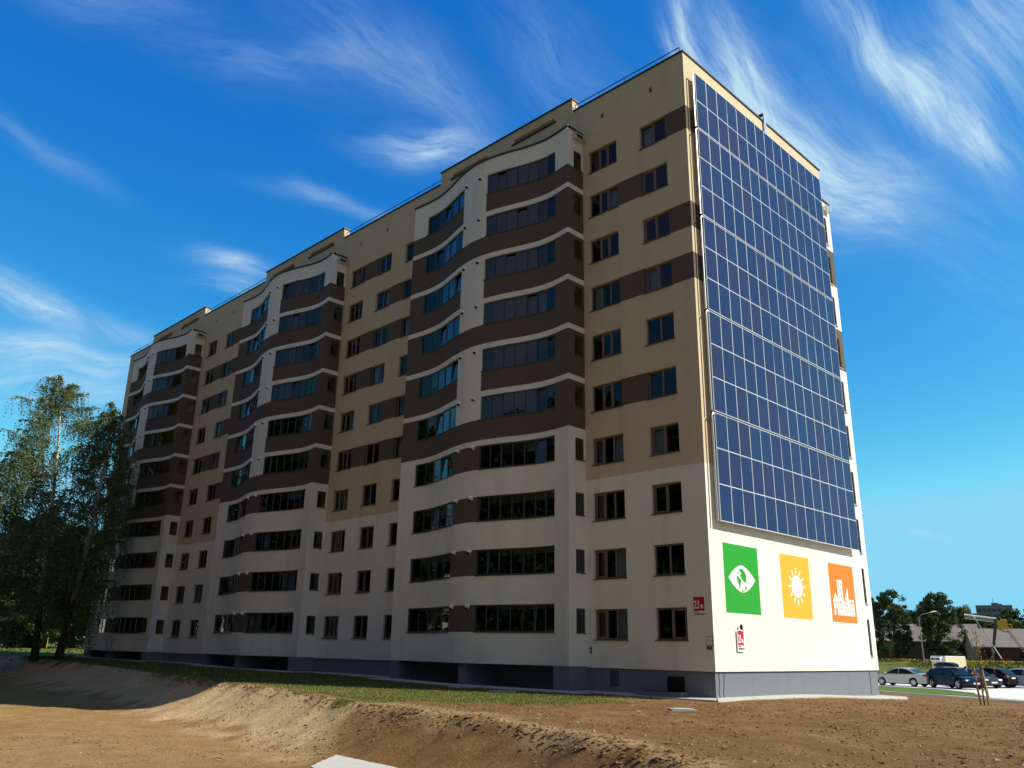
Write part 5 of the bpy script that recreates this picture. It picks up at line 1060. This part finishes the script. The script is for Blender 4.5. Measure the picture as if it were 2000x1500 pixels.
# far tower block
mat('far_panel_shaded', (.20,.22,.27), .9, .1, var=.1, vscale=.2); mat('far_panel_lit', (.55,.54,.50), .9, .1); mat('far_window', (.07,.08,.10), .4, .3)  # shaded and sunlit faces painted as two tones of one panel
tb = thing('tower_block', 'Blue grey apartment slab far away above the trees at the right', 'building', (-108.1,399.1,0), ang(14.1,3.9)); mb = MB(); mb.box((0,0,-1),(14.6,10.5,24.1),'far_panel_shaded'); mb.quad([(14.604,0,0),(14.604,10.5,0),(14.604,10.5,24.1),(14.604,0,24.1)],'far_panel_lit'); mb.build('wall', tb)
mb = MB(); mb.box((0,-.02,0),(1.4,.05,1.3),'far_window'); fw_ = mb.mesh('window')
for k in range(9):
    for j in range(7): link('window', fw_, tb, (.5+2*j, 0, 1.2+2.5*k))
mb = MB(); mb.box((6.4,3,24.1),(9.2,7,25.3),'far_panel_shaded'); mb.box((9.2,3,24.1),(10.8,6,24.8),'far_panel_shaded'); mb.tube([(7.2,4,25.3),(7.2,4,27.5)],.08,'far_window',5); mb.build('roof_hut', tb)
# ------------------------------------------------------------------ hoisting rig with twin tubes
mat('rig_yellow', (.50,.33,.05), .6, .3, var=.25, vscale=3); mat('rig_steel', (.07,.075,.08), .6, .4, metal=.3); mat('rig_red', (.40,.02,.03), .5, .4)
rg0 = np.array([-11.13,73.23,0.0]); RZ = ang(2.94,.86); gzr = gz(-10.5,73.4); rig = thing('hoisting_rig', 'Steel rig holding two pale tubes level above the barn, with a yellow machine box', 'rig', (-11.13,73.23,gzr), RZ)
zz = lambda z: z-gzr
mb = MB(); mb.tube([(-1.48,0,zz(5.62)),(1.6,0,zz(5.17))],.105,'white_trim',10); mb.tube([(-1.5,.1,zz(5.26)),(1.5,.1,zz(4.84))],.07,'white_trim',10); mb.tube([(-1.45,.05,zz(5.44)),(1.5,.05,zz(5.0))],.12,'galvanised',8); mb.build('tube', rig)
mb = MB(); mb.box((1.62,-.35,zz(4.05)),(2.55,.4,zz(5.02)),'rig_yellow'); mb.build('machine_box', rig)
mb = MB(); mb.box((1.35,-.3,zz(4.2)),(1.61,.3,zz(5.1)),'rig_steel'); mb.tube([(1.75,0,zz(5.05)),(1.95,0,zz(5.35)),(2.1,0,zz(5.05))],.10,'rig_steel',6); mb.build('bracket', rig)
mb = MB(); mb.box((2.02,-.08,zz(5.03)),(2.6,.0,zz(5.10)),'white_trim'); mb.box((2.56,-.08,zz(4.1)),(2.62,.0,zz(5.1)),'rig_yellow'); mb.box((2.63,-.25,zz(4.1)),(3.05,.2,zz(4.2)),'rig_yellow'); mb.tube([(2.7,0,zz(4.2)),(2.7,0,zz(4.6)),(2.95,0,zz(4.55)),(3.0,0,zz(4.2))],.03,'rig_yellow',5); mb.build('platform', rig)
mb = MB(); mb.tube([(1.45,0,zz(4.5)),(.55,0,-.2)],[.16,.13],'rig_steel',8); mb.build('leg', rig)
mb = MB(); mb.tube([(-.60,-.1,zz(5.5)),(1.55,-.6,zz(.95))],.05,'white_trim',8); mb.build('leg', rig)
mb = MB(); pa, pb = np.array([2.6,0,zz(3.9)]), np.array([4.6,.3,-.2])
for o in (-.12, .12): mb.tube([pa+[o,0,0], pb+[o,0,0]],.035,'rig_steel',5)
for k in range(14): f, g = k/14, (k+1)/14; mb.tube([pa+(pb-pa)*f+[-.12,0,0], pa+(pb-pa)*g+[.12,0,0]],.02,'galvanised',4)
mb.tube([(1.6,0,zz(4.1)),(2.4,0,zz(3.75)),(2.6,0,zz(3.9))],.05,'rig_steel',5); mb.build('leg', rig)
mb = MB(); mb.box((1.35,-.9,zz(.6)),(2.35,-.3,zz(.98)),'rig_red'); mb.box((.9,-.7,zz(.5)),(1.35,-.35,zz(.72)),'rig_steel'); mb.build('base', rig)
mat('teal_steel', (.04,.16,.20), .6, .4)
for k in range(3):
    p = thing('steel_post', 'short teal steel post leaning at the foot of the rig', 'post', (-12.6+.42*k, 73.4+.1*k, gz(-12.4,73.5)), RZ, 'teal posts by the rig'); mb = MB(); mb.tube([(.25,0,-.1),(0,0,.75)],.06,'teal_steel',6); mb.build('pole', p)
# yellow flowers and weeds along the bank
mat('flower', (.55,.40,.02), .8, .1, island=.25); mat('weed', (.12,.14,.035), .8, .1, island=.4)
rgf = np.random.default_rng(4)
def band(n, x0, x1, y0, y1, keepf): x = rgf.uniform(x0, x1, n); y = rgf.uniform(y0, y1, n)-(x+10)*.35; k = keepf(x, y); return x[k], y[k]
fx, fy_ = band(9000, -40, 4, 66, 70, lambda x, y: vnoise(x, y, .35, 60) > -.05); P = np.stack([fx, fy_, ground_h(fx, fy_, False)+rgf.uniform(.02,.28,len(fx))], -1)
V1 = leaf_quads(P, .075, rgf); wx, wy = band(16000, -40, 6, 62, 72, lambda x, y: vnoise(x, y, .4, 61) > -.2); P2 = np.stack([wx, wy, ground_h(wx, wy, False)+rgf.uniform(0,.25,len(wx))], -1); V2 = leaf_quads(P2, .10, rgf)
tag(link('yellow_flowers', fast_mesh('yellow_flowers', V1, 4, ['flower'])), 'band of yellow flowers along the top of the bank', 'flowers', kind='stuff'); tag(link('weeds', fast_mesh('weeds', V2, 4, ['weed'])), 'green weeds along the top of the bank', 'weeds', kind='stuff')
wt = thing('bare_sapling', 'Thin dark sapling standing in the yellow flowers on the bank', 'sapling', (-19.6,68.5,gz(-19.6,68.5))); mb = MB(); mb.tube([(0,0,-.6),(0.05,0,1.0),(0,0,1.9)],[.05,.04,.015],'dark_bark',6); mb.build('trunk', wt)
P = np.array([0,0,1.5])+rgf.normal(0,.3,(260,3)); link('crown', fast_mesh('crown', leaf_quads(P, .07, rgf), 4, ['leaf_dark']), wt)
# ------------------------------------------------------------------ far left: carpet frames, pole, hedge
mat('yellow_paint', (.62,.44,.06), .6, .3)
def frame(label, x, y, rz, w, h):
    t_ = thing('carpet_frame', label, 'carpet frame', (x, y, gz(x, y)), rz, 'yellow frames on the left lawn'); mb = MB(); mb.tube([(0,0,-.1),(0,0,h),(w,0,h),(w,0,-.1)],.055,'yellow_paint',6); mb.build('bar', t_)
    mb = MB(); mb.tube([(0,0,h*.55),(w,0,h*.55)],.02,'yellow_paint',5); mb.build('rail', t_)
frame('Yellow tube frame on the lawn between the leaning trunk and the building', -113.0, 14.2, ang(.26,1), 1.6, 1.75)
frame('Yellow tube frame seen edge on, between the two birch trunks', -113.5, 9.4, ang(-1,.32), 1.6, 1.75)
p = thing('bollard', 'Short dark post by the path at the left photo edge', 'post', (-70.5,-3.1,gz(-70.5,-3.1))); mb = MB(); mb.tube([(0,0,-.2),(0,0,.62),(0,0,.66)],[.05,.05,.02],'rig_steel',7); mb.build('pole', p)
mat('hedge_leaf', (.055,.085,.02), .7, .2, island=.4, trans=.2)
for k, (x0, y0, x1, y1) in enumerate([(-117.5,17.2,-116.8,21.5)]):
    h_ = thing('hedge', 'Low clipped hedge on the lawn beside the far corner of the building', 'hedge', (x0, y0, gz(x0, y0))); n = 2600; f = rgf.random(n); P = np.stack([f*(x1-x0)+rgf.uniform(-.5,.5,n), f*(y1-y0), rgf.uniform(.05,1.05,n)], -1); link('foliage', fast_mesh('foliage', leaf_quads(P, .10, rgf), 4, ['hedge_leaf']), h_)
